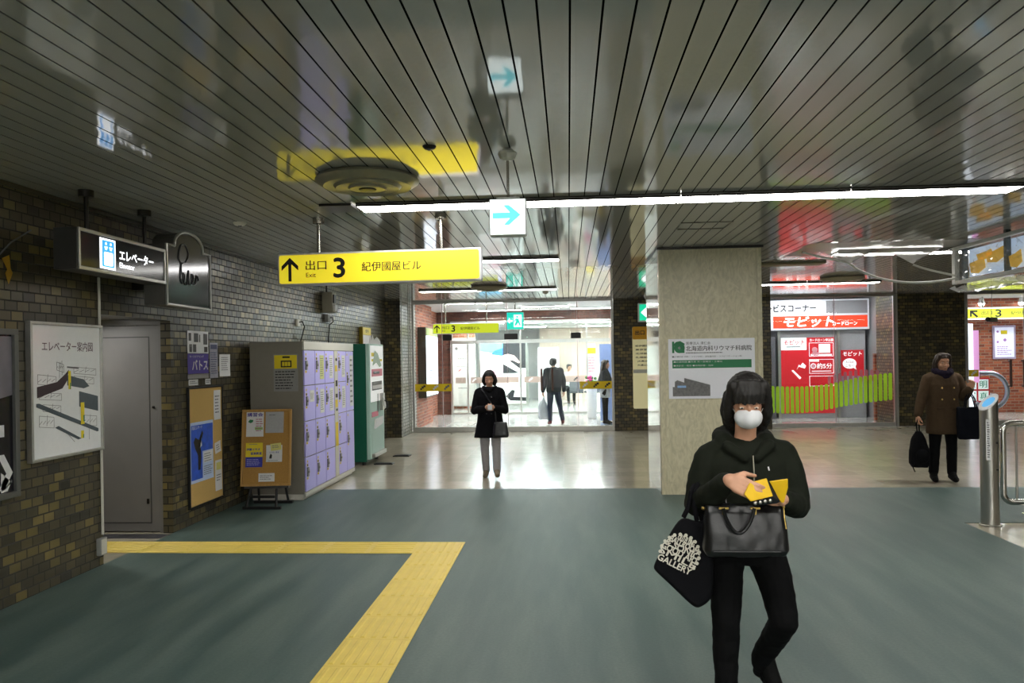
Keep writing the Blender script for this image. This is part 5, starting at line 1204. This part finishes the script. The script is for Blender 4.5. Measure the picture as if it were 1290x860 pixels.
P = lambda x, y, z: V(hc)+R @ V((x, y, z))
# mask
B = Blob(); B.ell(P(0, -.06, -.05), .062, .056, .052, R); B.ell(P(0, -.088, -.045), .034, .036, .044, R)
B.bake('face_mask', [mat('white_mask_fabric', 'd9dadc', .8, var=.01)], pA, .004, 4)
mb = MB()
for s_ in (-1, 1): mb.tube([P(s_*.052, -.06, -.03), P(s_*.068, -.02, -.02), P(s_*.078, .02, -.012)], .0015, 6)
mb.build('mask_loop', [white], pA, local=True)
# hair: bob with fringe
B = Blob()
B.ell(P(0, .022, .045), .09, .1, .085, R); B.ell(P(0, .05, -.03), .085, .07, .09, R)
for s_ in (-1, 1):
    B.chain([tuple(P(s_*.06, -.035, .09))+(.03,), tuple(P(s_*.084, -.03, .02))+(.02,), tuple(P(s_*.086, -.022, -.05))+(.021,), tuple(P(s_*.08, -.005, -.1))+(.018,)])
    B.chain([tuple(P(s_*.07, .02, .02))+(.034,), tuple(P(s_*.082, .03, -.06))+(.036,), tuple(P(s_*.07, .03, -.13))+(.03,)])
for i in range(7):
    u = -.054+.018*i
    B.chain([tuple(P(u*.6, -.05, .108))+(.02,), tuple(P(u, -.086+abs(u)*.35, .07))+(.0135,), tuple(P(u*1.05, -.094+abs(u)*.4, .03+.006*(i % 2)))+(.009,)])
B.bake('hair', [hairb], pA, .0045, 2, folds=.004, fs=60, fst=(1.6, 1.6, .25))
# hooded top
B = Blob()
B.loft([(0.0, .02, .92, .168, .115), (0, .015, .97, .185, .13), (0, .01, 1.06, .18, .128), (0, .02, 1.16, .19, .118), (0, .025, 1.215, .165, .098), (0, .03, 1.255, .1, .075), (0, .03, 1.27, .07, .06)])
for sh, el, wr in ((sL, eL, wL), (sR, eR, wR)):
    m_ = tuple((V(sh)+V(el))/2+V((math.copysign(.012, sh[0]), 0, 0))); m2 = tuple(V(el)*.45+V(wr)*.55+V((0, 0, -.01)))
    e2 = tuple(V(el)*.1+V(wr)*.9)
    B.chain([(sh[0]*.8, sh[1], sh[2]-.0, .066), (sh[0]*1.04, sh[1], sh[2]-.012, .066), (m_+(.066,)), el+(.062,), m2+(.054,), e2+(.04,)])
for i in range(11):                                   # hood lying around the neck
    a = PI*(-.12+1.24*i/10); B.ell((.098*math.cos(a), .045+.085*math.sin(a), 1.262+.022*math.sin(a)), .045, .045, .04)
B.chain([(-.09, -.06, 1.235, .03), (-.03, -.1, 1.19, .022)]); B.chain([(.09, -.06, 1.235, .03), (.03, -.1, 1.19, .022)])
tp = B.bake('hooded_top', [hood], pA, .007, 4, folds=.009, fs=13, fst=(1, 1, 1))
mb = MB(); mb.tube([(.005, -.118, 1.2), (.006, -.128, 1.12), (.004, -.133, 1.04)], .0035, 6); mb.build('zip', [mat('pale_zip', '8f8a78', .4, .5)], tp, local=True)
mb = MB(); mb.tube([(.07, -.118, 1.15), (.072, -.125, 1.135)], .0035, 6); mb.build('drawstring', [paper], tp, local=True)
for wr, el in ((wL, eL), (wR, eR)):
    d = (V(wr)-V(el)).normalized(); B = Blob(); p = V(wr)-d*.03
    B.chain([tuple(p-d*.035)+(.041,), tuple(p)+(.037,)]); B.bake('cuff', [hood], tp, .005, 2)
# trousers
B = Blob(); B.loft([(0, .02, .7, .13, .095), (-.002, .02, .8, .168, .118), (0, .02, .95, .155, .112)])
for (h_, k_, a_, f_), sx in zip(legs, (-1, 1)):
    an = V(a_); mid = (V(k_)+an)/2+V((0, .012, 0))
    up = (V(h_)+V(k_))/2
    B.chain([(h_[0]*.92, h_[1]+.01, h_[2]-.05, .092), tuple(up)+(.079,), k_+(.064,), tuple(mid)+(.058,), tuple(an+V((0, 0, .02)))+(.049,), tuple(an)+(.05,)])
B.bake('trousers', [blackjean], pA, .007, 3, folds=.006, fs=15, fst=(1, 1, 1.1))
# shoes
def shoe(B, heel, toe, up, k=1.0):
    h = V(heel); t_ = V(toe); d = t_-h
    B.chain([tuple(h)+(.032*k,), tuple(h+d*.45)+(.037*k,), tuple(h+d*.85)+(.036*k,), tuple(t_)+(.024*k,)])
    B.chain([tuple(up)+(.04*k,), tuple(h+d*.35+(V(up)-h)*.35)+(.042*k,), tuple(h+d*.75)+(.037*k,)])
    B.chain([tuple(h)+(.034*k,), tuple(h+(V(up)-h)*.6)+(.04*k,), tuple(up)+(.04*k,)])
for hl, to, up in (((-.108, -.0, .036), (-.12, -.19, .03), (-.108, -.015, .15)), (tuple(V(C(.062, .2, .25))), (.175, .13, .04), tuple(V(C(.055, .245, .2))+V((0.01, -.01, .06))))):
    B = Blob(); shoe(B, hl, to, up); B.bake('shoe', [shoe_b], pA, .005, 2)

for (h_, k_, a_, f_), hl in zip(legs, ((-.108, -.0, .05), tuple(V(C(.062, .2, .25))))):
    B = Blob(); B.chain([tuple((V(k_)+V(a_)*2)/3)+(.045,), tuple(a_)+(.04,), tuple((V(a_)+V(hl))/2)+(.042,), tuple(hl)+(.036,), tuple(V(f_)*.7+V(hl)*.3)+(.03,)]); B.bake('sock', [blackcloth], pA, .006, 2)
# wallet
wt = thing('wallet', 'open yellow leather wallet with dark inside held in both hands', 'wallet', (.8, 3.3, .95))
def W_(x, z, y): p = C(x, z, y); return V((p[0]+.8, p[1]+3.6, p[2]))
yl = mat('yellow_leather', 'e0b400', .45, var=.04, scale=40, bump=.1); dk = mat('dark_navy_lining', '15161c', .6)
def plate(pts, th, nm, m_, bev=.003):
    mb = MB(); p = [W_(*q) for q in pts]; nrm = (p[1]-p[0]).cross(p[2]-p[1]).normalized()*th
    mb.prism(p, nrm); return mb.build(nm, [m_], wt, bevel=bev)
lp = plate([(-.013, 1.008, -.385), (.016, .975, -.385), (.116, .999, -.36), (.088, 1.081, -.335), (.012, 1.062, -.36)], .008, 'front_cover', yl)
rp_ = plate([(.152, .972, -.30), (.166, .972, -.30), (.184, 1.04, -.315), (.184, 1.08, -.32), (.102, 1.069, -.322)], .008, 'back_cover', yl)
plate([(.018, .974, -.375), (.116, .999, -.35), (.15, .972, -.3), (.135, .965, -.3), (.05, .955, -.36)], .01, 'coin_pocket', dk)
plate([(.09, 1.077, -.325), (.104, 1.066, -.318), (.152, .972, -.298), (.117, .999, -.35)], .006, 'card_pocket', dk)
mb = MB()
for i in range(4): p = W_(.04+.022*i, .967+.004*i, -.385); mb.sph(p, .008, .003, .008, 12)
mb.build('coins', [mat('coin_metal', 'a8a49c', .3, 1)], wt, smooth=True)

# handbag
hb = thing('handbag', 'black leather handbag with drooping handle and gold fittings held before the hips', 'bag', (.72, 3.43, .7))
B = Blob()
secs = [(-.008, -.2, .735, .178, .052), (-.008, -.2, .76, .192, .06), (-.01, -.195, .84, .185, .055), (-.012, -.19, .93, .175, .04), (-.012, -.188, .965, .17, .022)]
B.loft([(C(a, z, y)[0]+.8, 3.6+y, C(a, z, y)[2], b*.945, c) for a, y, z, b, c in secs], n=40, pw=5)
def tohb(o): o.data.transform(Matrix.Translation(-V(hb.location))); return o
tohb(B.bake('bag_body', [blackleather], hb, .006, 2, folds=.009, fs=9, fst=(1.4, 1, .7)))
def hbp(x, z, y): p = C(x, z, y); return (p[0]+.8, p[1]+3.6, p[2])
for (x0, x1, zt, y) in ((-.105, .035, .945, -.27),):
    pts = [hbp(x0+(x1-x0)*i/16, zt-.115*math.sin(PI*i/16)**.7, y-.006) for i in range(17)]
    MB().tube(pts, .0075, 8).build('handle', [blackleather], hb, smooth=True)
for x in (-.105, .035):
    mb = MB(); a = hbp(x, .945, -.262); mb.box(a[0]-.02, a[0]+.022, a[1]-.012, a[1], a[2]-.004, a[2]+.006); mb.box(a[0]-.006, a[0]+.006, a[1]-.014, a[1], a[2]-.026, a[2]); mb.build('gold_fitting', [gold], hb, bevel=.002)
mb = MB(); a = hbp(-.195, .945, -.2); mb.sph(a, .009, n=10); a = hbp(.165, .95, -.22); mb.sph(a, .007, n=10); mb.build('rivet', [gold], hb, smooth=True)
MB().tube([hbp(.165, .95, -.22), hbp(.168, .9, -.25), hbp(.175, .85, -.255)], .003, 6).build('edge_seam', [gold], hb)
MB().tube([hbp(-.15+.3*i/12, .745, -.262-.004*math.sin(PI*i/12)) for i in range(13)], .004, 6).build('bottom_seam', [blackleather], hb, smooth=True)
MB().tube([hbp(-.17, .955, -.19), hbp(-.2, 1.0, -.12), hbp(-.17, 1.05, -.1), hbp(-.1, 1.03, -.15), hbp(-.09, .95, -.185)], .006, 8).build('arm_strap', [blackleather], hb, smooth=True)

# tote
tt_ = thing('tote_bag', 'black canvas tote bag with round white lettering print hanging from arm', 'bag', (.5, 3.55, .49))
OT = [(-.295, .915), (-.35, .83), (-.405, .72), (-.432, .672), (-.41, .65), (-.33, .575), (-.262, .505), (-.235, .488), (-.215, .49), (-.17, .52), (-.155, .56), (-.15, .7), (-.16, .86), (-.165, .9), (-.2, .885), (-.25, .89)]
rings = []
mb = MB()
cx = sum(p[0] for p in OT)/len(OT); cz = sum(p[1] for p in OT)/len(OT)
for yy, sc_ in ((-.13, .9), (-.12, .97), (-.1, 1), (-.06, 1), (-.04, .96)):
    rings.append([mb.bm.verts.new((lambda q: (q[0]+.8, q[1]+3.6, q[2]))(C(cx+(x-cx)*sc_, cz+(z-cz)*sc_, yy))) for x, z in OT])
mb.loft(rings); o = mb.build('bag_body', [blackcloth], tt_, smooth=True)
sub = o.modifiers.new('sub', 'SUBSURF'); sub.levels = 2; sub.render_levels = 2
for pts in ([(-.285, .905, -.09), (-.262, .95, -.1), (-.25, 1.02, -.09), (-.235, 1.05, -.05)], [(-.225, .89, -.1), (-.235, .96, -.11), (-.228, 1.02, -.1), (-.215, 1.06, -.05)], [(-.2, .885, -.07), (-.212, .95, -.05), (-.222, 1.03, -.03)], [(-.17, .895, -.09), (-.175, .93, -.11), (-.205, 1.01, -.1)]):
    P4 = [V(hbp(a, b, c)) for a, b, c in pts]
    mb = MB(); mb.tube([P4[0]+(P4[-1]-P4[0])*0 if i == 0 else P4[i] for i in range(len(P4))], .011, 8); mb.build('strap', [blackcloth], tt_, smooth=True)
cream_p = mat('cream_screen_print', 'cfcabb', .7)
an = math.radians(-27); o_ = V(hbp(-.31, .725, -.138)); F = Face(o_, (math.cos(an), 0, math.sin(an)), (-math.sin(an), 0, math.cos(an)))
mb = MB(); rows_ = [('OLD FLYING', .072), ('BALLROOM', .05), ('& SONIC', .03), ('GOOD ART', .008), ('SMILE', -.014), ('GALLERY', -.046)]
for s_, w0 in rows_:
    hw = math.sqrt(max(.0015, .088**2-(w0+.008)**2)); F.text(mb, s_, -hw, hw, w0-.008, w0+.02, .0, .05)
mb.build('print_lettering', [cream_p], tt_)
mb = MB()
for i in range(14):
    a = PI*(-.1+1.2*i/13); F.disc(mb, .085*math.cos(a), .01+.088*math.sin(a), .008, -.001, .0005, 8)
mb.build('print_border', [cream_p], tt_)

# ---- generic smaller figure
def figure(nm_label, loc, rz, k, Rh, hairm, hairfn, coat, trous, shoes, sleeve, arms, feet, extra=None, hem=.8, coatsecs=None, coatm=None, trousm=None, shoem=None, hands=None, headc=(0, -.02, 1.47), vox=.009, hipz=.84):
    t = thing('person', nm_label, 'person', loc, rz); t.scale = (k, k, k)
    B = Blob(); hc = V(headc)
    B.loft([(0, .0, hipz-.04, .1, .07), (0, .0, hipz+.04, .13, .085), (0, .0, 1.05, .125, .085), (0, .0, 1.2, .14, .085), (0, .0, 1.28, .13, .06), (0, .0, 1.32, .07, .05)])
    B.chain([(0, 0, 1.28, .052), (hc.x*.6, hc.y*.6, 1.38, .047), (hc.x, hc.y+.015, hc.z-.04, .048)])
    head(B, hc, Rh, .98)
    for (s_, e_, w_), hd in zip(arms, hands):
        B.chain([(s_[0]*.93, s_[1], s_[2]-.01, .036), e_+(.033,), w_+(.024,)]); hand(B, w_, *hd[:3], curl=hd[3], sc=.92)
    for kn, an, to in feet:
        sx = -1 if kn[0] < 0 else 1
        B.chain([(sx*.075, 0, hipz, .058), kn+(.043,), an+(.027,), (to[0]*.8+an[0]*.2, to[1]*.8+an[1]*.2, to[2], .016)])
    B.bake('body', [skin], t, .006, 2)
    faceparts(hc, Rh, t, .98, hairm=hairm)
    B = Blob(); hairfn(B, lambda x, y, z: tuple(hc+Rh @ V((x, y, z))), Rh); B.bake('hair', [hairm], t, .007, 2, folds=.004, fs=50, fst=(1.5, 1.5, .3))
    B = Blob(); B.loft(coatsecs)
    for s_, e_, w_ in arms:
        s2 = V(s_); e2 = V(e_); w2 = V(w_)
        B.chain([(s2.x*.8, s2.y, s2.z-.0, sleeve*1.02), (s2.x*1.02, s2.y, s2.z-.015, sleeve*1.05), tuple((s2+e2)/2)+(sleeve,), e_+(sleeve*.95,), tuple(e2*.5+w2*.5)+(sleeve*.86,), tuple(e2*.08+w2*.92)+(sleeve*.72,)])
    ct = B.bake(coat, [coatm], t, vox, 3, folds=.008, fs=11, fst=(1, 1, .6))
    B = Blob(); B.loft([(0, 0, hipz-.1, .13, .09), (0, 0, hipz, .158, .11), (0, 0, hipz+.12, .14, .1)])
    for kn, an, to in feet:
        sx = -1 if kn[0] < 0 else 1
        B.chain([(sx*.078, 0, hipz-.04, .088), ((sx*.08+kn[0])/2, kn[1]/2, (hipz+kn[2])/2, .078), kn+(.064,), tuple((V(kn)+V(an))/2)+(.06,), (an[0], an[1], an[2]+.015, .055)])
    B.bake(trous, [trousm], t, vox, 3, folds=.005, fs=15, fst=(1, 1, 1.1))
    for kn, an, to in feet:
        B = Blob(); hl = V((an[0], an[1]+(.03 if to[1] < an[1] else -.03), an[2]-.045)); shoe(B, tuple(hl), to, (an[0], an[1], an[2]+.03), 1.0); B.bake('shoe', [shoem], t, .006, 2)
    for kn, an, to in feet:
        B = Blob(); B.chain([tuple((V(kn)+V(an)*3)/4)+(.04,), (an[0], an[1], an[2]-.01, .04)]); B.bake('sock', [blackcloth], t, .008, 1)
    if extra: extra(t, ct)
    return t
def short_hair(B, P, R):
    B.ell(P(0, .024, .042), .084, .094, .078, R); B.ell(P(0, .045, -.01), .078, .062, .07, R)
    for s_ in (-1, 1): B.chain([P(s_*.05, -.05, .085)+(.025,), P(s_*.077, -.028, .03)+(.015,), P(s_*.077, -.005, -.02)+(.015,)])
    for i in range(5): u = -.05+.025*i; B.chain([P(u*.6, -.05, .1)+(.02,), P(u, -.08+abs(u)*.4, .068)+(.012,)])
def bob_hair(B, P, R):
    short_hair(B, P, R)
    for s_ in (-1, 1): B.chain([P(s_*.07, .02, .02)+(.034,), P(s_*.082, .022, -.05)+(.034,), P(s_*.07, .03, -.1)+(.028,)])
    B.ell(P(0, .05, -.05), .08, .05, .075, R)
def long_hair(B, P, R):
    short_hair(B, P, R)
    for u, w in ((-.06, .04), (-.03, .065), (0, .07), (.03, .065), (.06, .04)): B.chain([P(u, w-.01, .04)+(.045,), P(u*1.2, w+.01, -.1)+(.046,), P(u*1.2, w+.02, -.24)+(.042,), P(u, w+.02, -.36)+(.026,)])
    for s_ in (-1, 1): B.chain([P(s_*.08, 0, .0)+(.02,), P(s_*.088, .0, -.12)+(.024,), P(s_*.08, .01, -.25)+(.018,)])

# walking woman in black coat
def ex_b(t, ct):
    for x in (-.035, .035):
        for z in (1.2, 1.08, .96):
            MB().sph((x, -.142+(.012 if z > 1.15 else 0), z), .012, .006, .012, 10).build('button', [mat('dark_button', '3a3a3a', .2)], ct, smooth=True, local=True)
    B = Blob(); B.chain([(-.09, .02, 1.335, .03), (-.05, -.07, 1.32, .03), (0, -.1, 1.3, .032), (.05, -.07, 1.32, .03), (.09, .02, 1.335, .03)]); B.bake('collar', [blackwool], t, .008, 3)
blackwool = mat('black_wool_coat', '0d0d10', .9, var=.1)
fig = figure('person in black flared coat and light grey trousers walking, holding a phone', (-1.09, 10.6, -.014), 0, .94, headrot(0, .3), hairb, bob_hair, 'coat', 'trousers', 'shoe', .06,
    [((-.16, 0, 1.28), (-.225, -.03, 1.0), (-.04, -.24, 1.05)), ((.16, 0, 1.28), (.225, -.03, 1.0), (.09, -.24, 1.05))],
    [((-.085, .02, .46), (-.08, .12, .1), (-.09, .0, .035)), ((.09, -.05, .46), (.1, -.1, .12), (.12, -.26, .09))], ex_b,
    coatsecs=[(0, .0, .61, .235, .17), (0, 0, .66, .225, .165), (0, 0, .85, .19, .145), (0, 0, 1.03, .165, .13), (0, 0, 1.2, .18, .125), (0, 0, 1.3, .155, .095), (0, 0, 1.35, .075, .06)],
    coatm=blackwool, trousm=mat('light_grey_cotton', '9c9a9a', .8), shoem=mat('tan_sneaker', '6b6250', .6),
    hands=[(V((1, -.2, -.1)), V((.1, .8, .5)), V((0, -.2, 1)), .9), (V((-1, -.2, -.1)), V((-.1, .8, .5)), V((0, -.2, 1)), .9)], hipz=.82)
ph = thing('phone', 'small pale phone held by the person in black coat', 'phone', (-1.06, 10.36, .95))
mb = MB(); mb.box(-1.09, -1.03, 10.31, 10.33, .95, 1.02); mb.build('phone_body', [mat('pale_phone', 'c9ccd0', .3)], ph, bevel=.004); mb = MB(); mb.box(-1.085, -1.035, 10.3305, 10.332, .955, 1.015); mb.build('screen', [ink], ph)
bg = thing('shoulder_bag', 'small black shoulder bag at the side of the person in black coat', 'bag', (-.92, 10.42, .57))
B = Blob(); B.loft([(-.93, 10.42, .57, .1, .035), (-.93, 10.42, .6, .11, .045), (-.93, 10.42, .76, .09, .035), (-.93, 10.42, .78, .085, .02)], pw=4); o = B.bake('bag_body', [blackleather], bg, .008, 2, folds=.004); o.data.transform(Matrix.Translation(-V(bg.location)))
MB().tube([(-.99, 10.41, .77), (-1.0, 10.415, .95), (-1.12, 10.45, 1.13), (-1.2, 10.5, 1.235)], .008, 8).build('strap', [blackleather], bg, smooth=True)

# woman in brown coat
browncoat = mat('brown_cotton_coat', '4a3b2c', .85, var=.1)
def ex_c(t, ct):
    B = Blob()
    for i in range(12): a = 2*PI*i/12; B.ell((.085*math.cos(a), -.01+.075*math.sin(a), 1.365-.03*math.sin(-a)), .045, .04, .04)
    B.ell((0, -.08, 1.31), .06, .04, .06)
    B.bake('scarf', [mat('dark_violet_scarf', '231d2c', .9, var=.2, scale=30)], t, .008, 3, folds=.006, fs=25)
    for x in (-.07, .07):
        for z in (1.16, 1.02): MB().sph((x, -.148, z), .011, .006, .011, 10).build('button', [gold], ct, smooth=True, local=True)
    for s_ in (-1, 1):
        mb = MB(); mb.box(s_*.1-.045, s_*.1+.045, -.16, -.146, .9, .925); mb.build('pocket_flap', [browncoat], ct, bevel=.004, local=True)
figure('person in brown coat and dark scarf standing with a backpack in one hand', (4.7, 10.14, 0), 0, 1.02, headrot(-.05, .1), brownhair, bob_hair, 'coat', 'trousers', 'shoe', .066,
    [((-.17, 0, 1.28), (-.25, .0, 1.02), (-.315, -.04, .82)), ((.17, 0, 1.28), (.25, -.02, 1.05), (.225, -.22, 1.15))],
    [((-.1, 0, .45), (-.12, .0, .1), (-.15, -.13, .035)), ((.1, -.0, .45), (.1, -.0, .1), (.09, -.14, .035))], ex_c,
    coatsecs=[(0, .0, .59, .185, .14), (0, 0, .62, .19, .145), (0, 0, .85, .185, .145), (0, 0, 1.03, .175, .14), (0, 0, 1.2, .19, .13), (0, 0, 1.3, .165, .1), (0, 0, 1.36, .08, .065)],
    coatm=browncoat, trousm=blackjean, shoem=shoe_b,
    hands=[(V((-.1, -.1, -1)), V((1, 0, -.2)), V((0, -1, 0)), 1.0), (V((.1, -.3, .9)), V((-.6, -.6, .1)), V((-1, .2, .3)), .9)], hipz=.84)
bp_ = thing('backpack', 'black backpack hanging low from the hand of the person in brown coat', 'bag', (4.38, 10.08, .18))
def off(o, r): o.data.transform(Matrix.Translation(-V(r.location))); return o
B = Blob(); B.loft([(4.385, 10.08, .19, .09, .07), (4.38, 10.08, .24, .12, .085), (4.38, 10.08, .4, .115, .085), (4.375, 10.08, .55, .08, .065), (4.37, 10.08, .64, .035, .035)], pw=2.8)
B.ell((4.38, 9.99, .33), .08, .035, .09); off(B.bake('bag_body', [blackcloth], bp_, .008, 3, folds=.008, fs=14), bp_)
MB().tube([(4.36, 10.08, .62), (4.35, 10.08, .72), (4.365, 10.07, .8), (4.385, 10.08, .72), (4.385, 10.08, .62)], .009, 8).build('grab_loop', [blackcloth], bp_, smooth=True)
for sx in (-.08, .07): MB().tube([(4.38+sx, 10.02, .26), (4.38+sx*1.4, 10.0, .2), (4.38+sx*1.1, 10.0, .14)], .008, 6).build('strap', [blackcloth], bp_, smooth=True)
tb = thing('tote_bag', 'large dark navy tote hanging from bent arm of person in brown coat', 'bag', (4.94, 9.93, .54))
navy = mat('dark_navy_canvas', '0e1018', .85, var=.1)
B = Blob(); B.loft([(4.94, 9.93, .55, .155, .04), (4.94, 9.93, .6, .165, .06), (4.935, 9.93, .8, .165, .055), (4.93, 9.93, .93, .16, .03), (4.93, 9.93, .95, .155, .018)], pw=4); off(B.bake('bag_body', [navy], tb, .008, 2, folds=.008, fs=10), tb)
for y in (9.91, 9.955): MB().tube([(4.87, y, .94), (4.89, y+.01, 1.05), (4.935, y+.02, 1.14), (4.98, y+.01, 1.05), (5.0, y, .94)], .009, 8).build('handle', [navy], tb, smooth=True)
MB().sph((4.99, 9.88, 1.0), .022, .012, .022, 12).build('silver_charm', [mat('bright_charm', 'd4dcf0', .15, .6)], tb, smooth=True)

# man seen from behind, beyond the glass
figure('person in navy jacket and jeans seen from behind through the glass doors', (-.37, 18.85, 0), PI+.35, 1.02, headrot(-.5, .05), hairb, short_hair, 'jacket', 'jeans', 'shoe', .066,
    [((-.18, 0, 1.3), (-.24, .03, 1.03), (-.27, -.03, .79)), ((.18, 0, 1.3), (.24, .03, 1.03), (.26, -.03, .79))],
    [((-.15, -.02, .46), (-.22, -.02, .1), (-.26, -.14, .035)), ((.1, -.0, .45), (.1, -.0, .1), (.1, -.14, .035))], None,
    coatsecs=[(0, .0, .77, .17, .125), (0, 0, .8, .18, .135), (0, 0, 1.0, .18, .135), (0, 0, 1.2, .205, .135), (0, 0, 1.32, .18, .1), (0, 0, 1.37, .075, .06)],
    coatm=mat('dark_navy_jacket', '0d1017', .8), trousm=mat('blue_denim', '262f42', .85, var=.15), shoem=mat('dark_red_shoe', '6a2626', .6),
    hands=[(V((0, -.05, -1)), V((1, 0, 0)), V((0, -1, 0)), .6), (V((0, -.05, -1)), V((-1, 0, 0)), V((0, -1, 0)), .9)], hipz=.84)
pb = thing('plastic_bag', 'white plastic carrier bag hanging from the hand of person in jeans', 'bag', (-.64, 18.9, .1))
B = Blob(); B.loft([(-.64, 18.9, .12, .1, .05), (-.64, 18.9, .2, .13, .08), (-.64, 18.9, .45, .11, .06), (-.63, 18.9, .6, .04, .03), (-.625, 18.9, .68, .015, .015)]); off(B.bake('bag_body', [mat('white_polythene', 'd8dce6', .35)], pb, .01, 2, folds=.02, fs=12), pb)
# woman in profile with long hair
def ex_w(t, ct):
    B = Blob(); B.loft([(0, 0, .66, .17, .13), (0, 0, .72, .16, .125), (0, 0, .9, .15, .12), (0, 0, 1.0, .14, .11)]); B.bake('white_blouse', [mat('white_blouse', 'cfd2d8', .8)], t, .009, 2, folds=.012, fs=20, fst=(1, 1, .3))
figure('person with long dark hair and grey cape standing in profile behind glass', (.87, 18.82, 0), PI/2-.15, .98, headrot(0, .05), brownhair, long_hair, 'cape', 'leggings', 'boot', .055,
    [((-.15, 0, 1.29), (-.2, -.02, 1.05), (-.12, -.22, 1.0)), ((.15, 0, 1.29), (.2, -.02, 1.05), (.12, -.22, 1.0))],
    [((-.07, 0, .45), (-.06, .0, .1), (-.06, -.13, .035)), ((.06, -.0, .45), (.06, -.0, .1), (.06, -.14, .035))], ex_w,
    coatsecs=[(0, .0, .9, .23, .2), (0, 0, .95, .24, .2), (0, 0, 1.1, .23, .17), (0, 0, 1.25, .19, .12), (0, 0, 1.33, .13, .08), (0, 0, 1.38, .07, .06)],
    coatm=mat('charcoal_check_wool', '2f2f31', .9, var=.3, scale=20), trousm=mat('black_legging', '0e0e0f', .8), shoem=shoe_b,
    hands=[(V((.5, -1, 0)), V((0, 0, -1)), V((1, 0, 0)), .5), (V((-.5, -1, 0)), V((0, 0, -1)), V((-1, 0, 0)), .5)], hipz=.82)
# seated staff member far behind
st_ = thing('office_stool', 'office stool under the far seated person behind the desk', 'stool', (.0, 27.5, 0))
MB().lathe((0, 27.5, .42), [(.19, 0), (.2, .03), (.18, .06)], 24).build('seat', [black_plastic], st_, smooth=True)
mb = MB(); mb.cyl((0, 27.5, .03), (0, 27.5, .42), .025, n=10); mb.lathe((0, 27.5, 0), [(.2, 0), (.2, .015), (.03, .04)], 24); mb.build('pedestal', [alum], st_, smooth=True)
ps_ = thing('person', 'person in white shirt sitting behind the far reception desk', 'person', (0, 27.5, 0), .2)
hc = V((0, -.06, 1.27)); Rh = headrot(.3, .15)
B = Blob(); B.loft([(0, 0, .5, .15, .12), (0, 0, .62, .14, .1), (0, 0, .85, .14, .09), (0, 0, 1.02, .17, .085), (0, 0, 1.1, .08, .055)]); B.chain([(0, 0, 1.05, .05), tuple(hc+V((0, .02, -.05)))+(.048,)]); head(B, hc, Rh, 1)
for s_ in (-1, 1):
    B.chain([(s_*.17, 0, 1.05, .045), (s_*.22, -.06, .82, .036), (s_*.12, -.34, .82, .025)]); hand(B, (s_*.12, -.34, .82), V((-s_*.3, -1, 0)), V((0, 0, -1)), V((-s_, 0, 0)), .3)
    B.chain([(s_*.09, 0, .55, .08), (s_*.1, -.4, .5, .055), (s_*.1, -.4, .09, .035), (s_*.1, -.52, .035, .03)])
B.bake('body', [skin], ps_, .008, 2); faceparts(hc, Rh, ps_, 1, hairm=hairb)
B = Blob(); short_hair(B, lambda x, y, z: tuple(hc+Rh @ V((x, y, z))), Rh); B.bake('hair', [hairb], ps_, .008, 2)
B = Blob(); B.loft([(0, 0, .52, .17, .14), (0, 0, .85, .16, .115), (0, 0, 1.04, .185, .105), (0, 0, 1.12, .08, .06)])
for s_ in (-1, 1): B.chain([(s_*.15, 0, 1.03, .06), (s_*.22, -.06, .82, .054), (s_*.13, -.3, .82, .04)])
B.bake('shirt', [mat('white_shirt', 'd2d2d4', .8)], ps_, .01, 2, folds=.006)
B = Blob()
for s_ in (-1, 1): B.chain([(s_*.08, 0, .55, .095), (s_*.1, -.4, .5, .07), (s_*.1, -.4, .12, .055)])
B.bake('trousers', [blackcloth], ps_, .01, 2)
for s_ in (-1, 1):
    B = Blob(); shoe(B, (s_*.1, -.38, .036), (s_*.1, -.55, .03), (s_*.1, -.4, .11)); B.bake('shoe', [shoe_b], ps_, .007, 2)
#PEOPLE_END

# ------------------------------------------------------------------ enclosing walls of the hall
mb = MB(); mb.box(14, 14.2, -7, 21.4, -.05, 3.2); struct(mb.build('wall_right', [brick_x]))
mb = MB(); mb.box(-4.1, 14.2, -7.2, -7, -.05, 3.2); struct(mb.build('wall_behind', [wht]))  # unseen wall, made white to throw light back down the hall

# ------------------------------------------------------------------ camera, world
cam = bpy.data.cameras.new('camera'); co = bpy.data.objects.new('camera', cam); COL.objects.link(co); S.camera = co
cam.sensor_width = 36; cam.lens = 975/1290*36; cam.shift_y = 20/1290; cam.clip_start = .05
yaw = 71/975; roll = .016
co.matrix_world = Matrix.Translation((0, 0, 1.65)) @ Matrix.Rotation(yaw, 4, 'Z') @ Matrix.Rotation(PI/2, 4, 'X') @ Matrix.Rotation(-roll, 4, 'Z')
w = bpy.data.worlds.new('world'); S.world = w; w.use_nodes = True
w.node_tree.nodes['Background'].inputs[0].default_value = (.5, .52, .55, 1); w.node_tree.nodes['Background'].inputs[1].default_value = .15
S.view_settings.view_transform = 'Standard'; S.view_settings.look = 'None'; S.view_settings.gamma = 1; S.view_settings.exposure = 0
S.view_settings.use_curve_mapping = False
bpy.data.scenes.remove(TS)
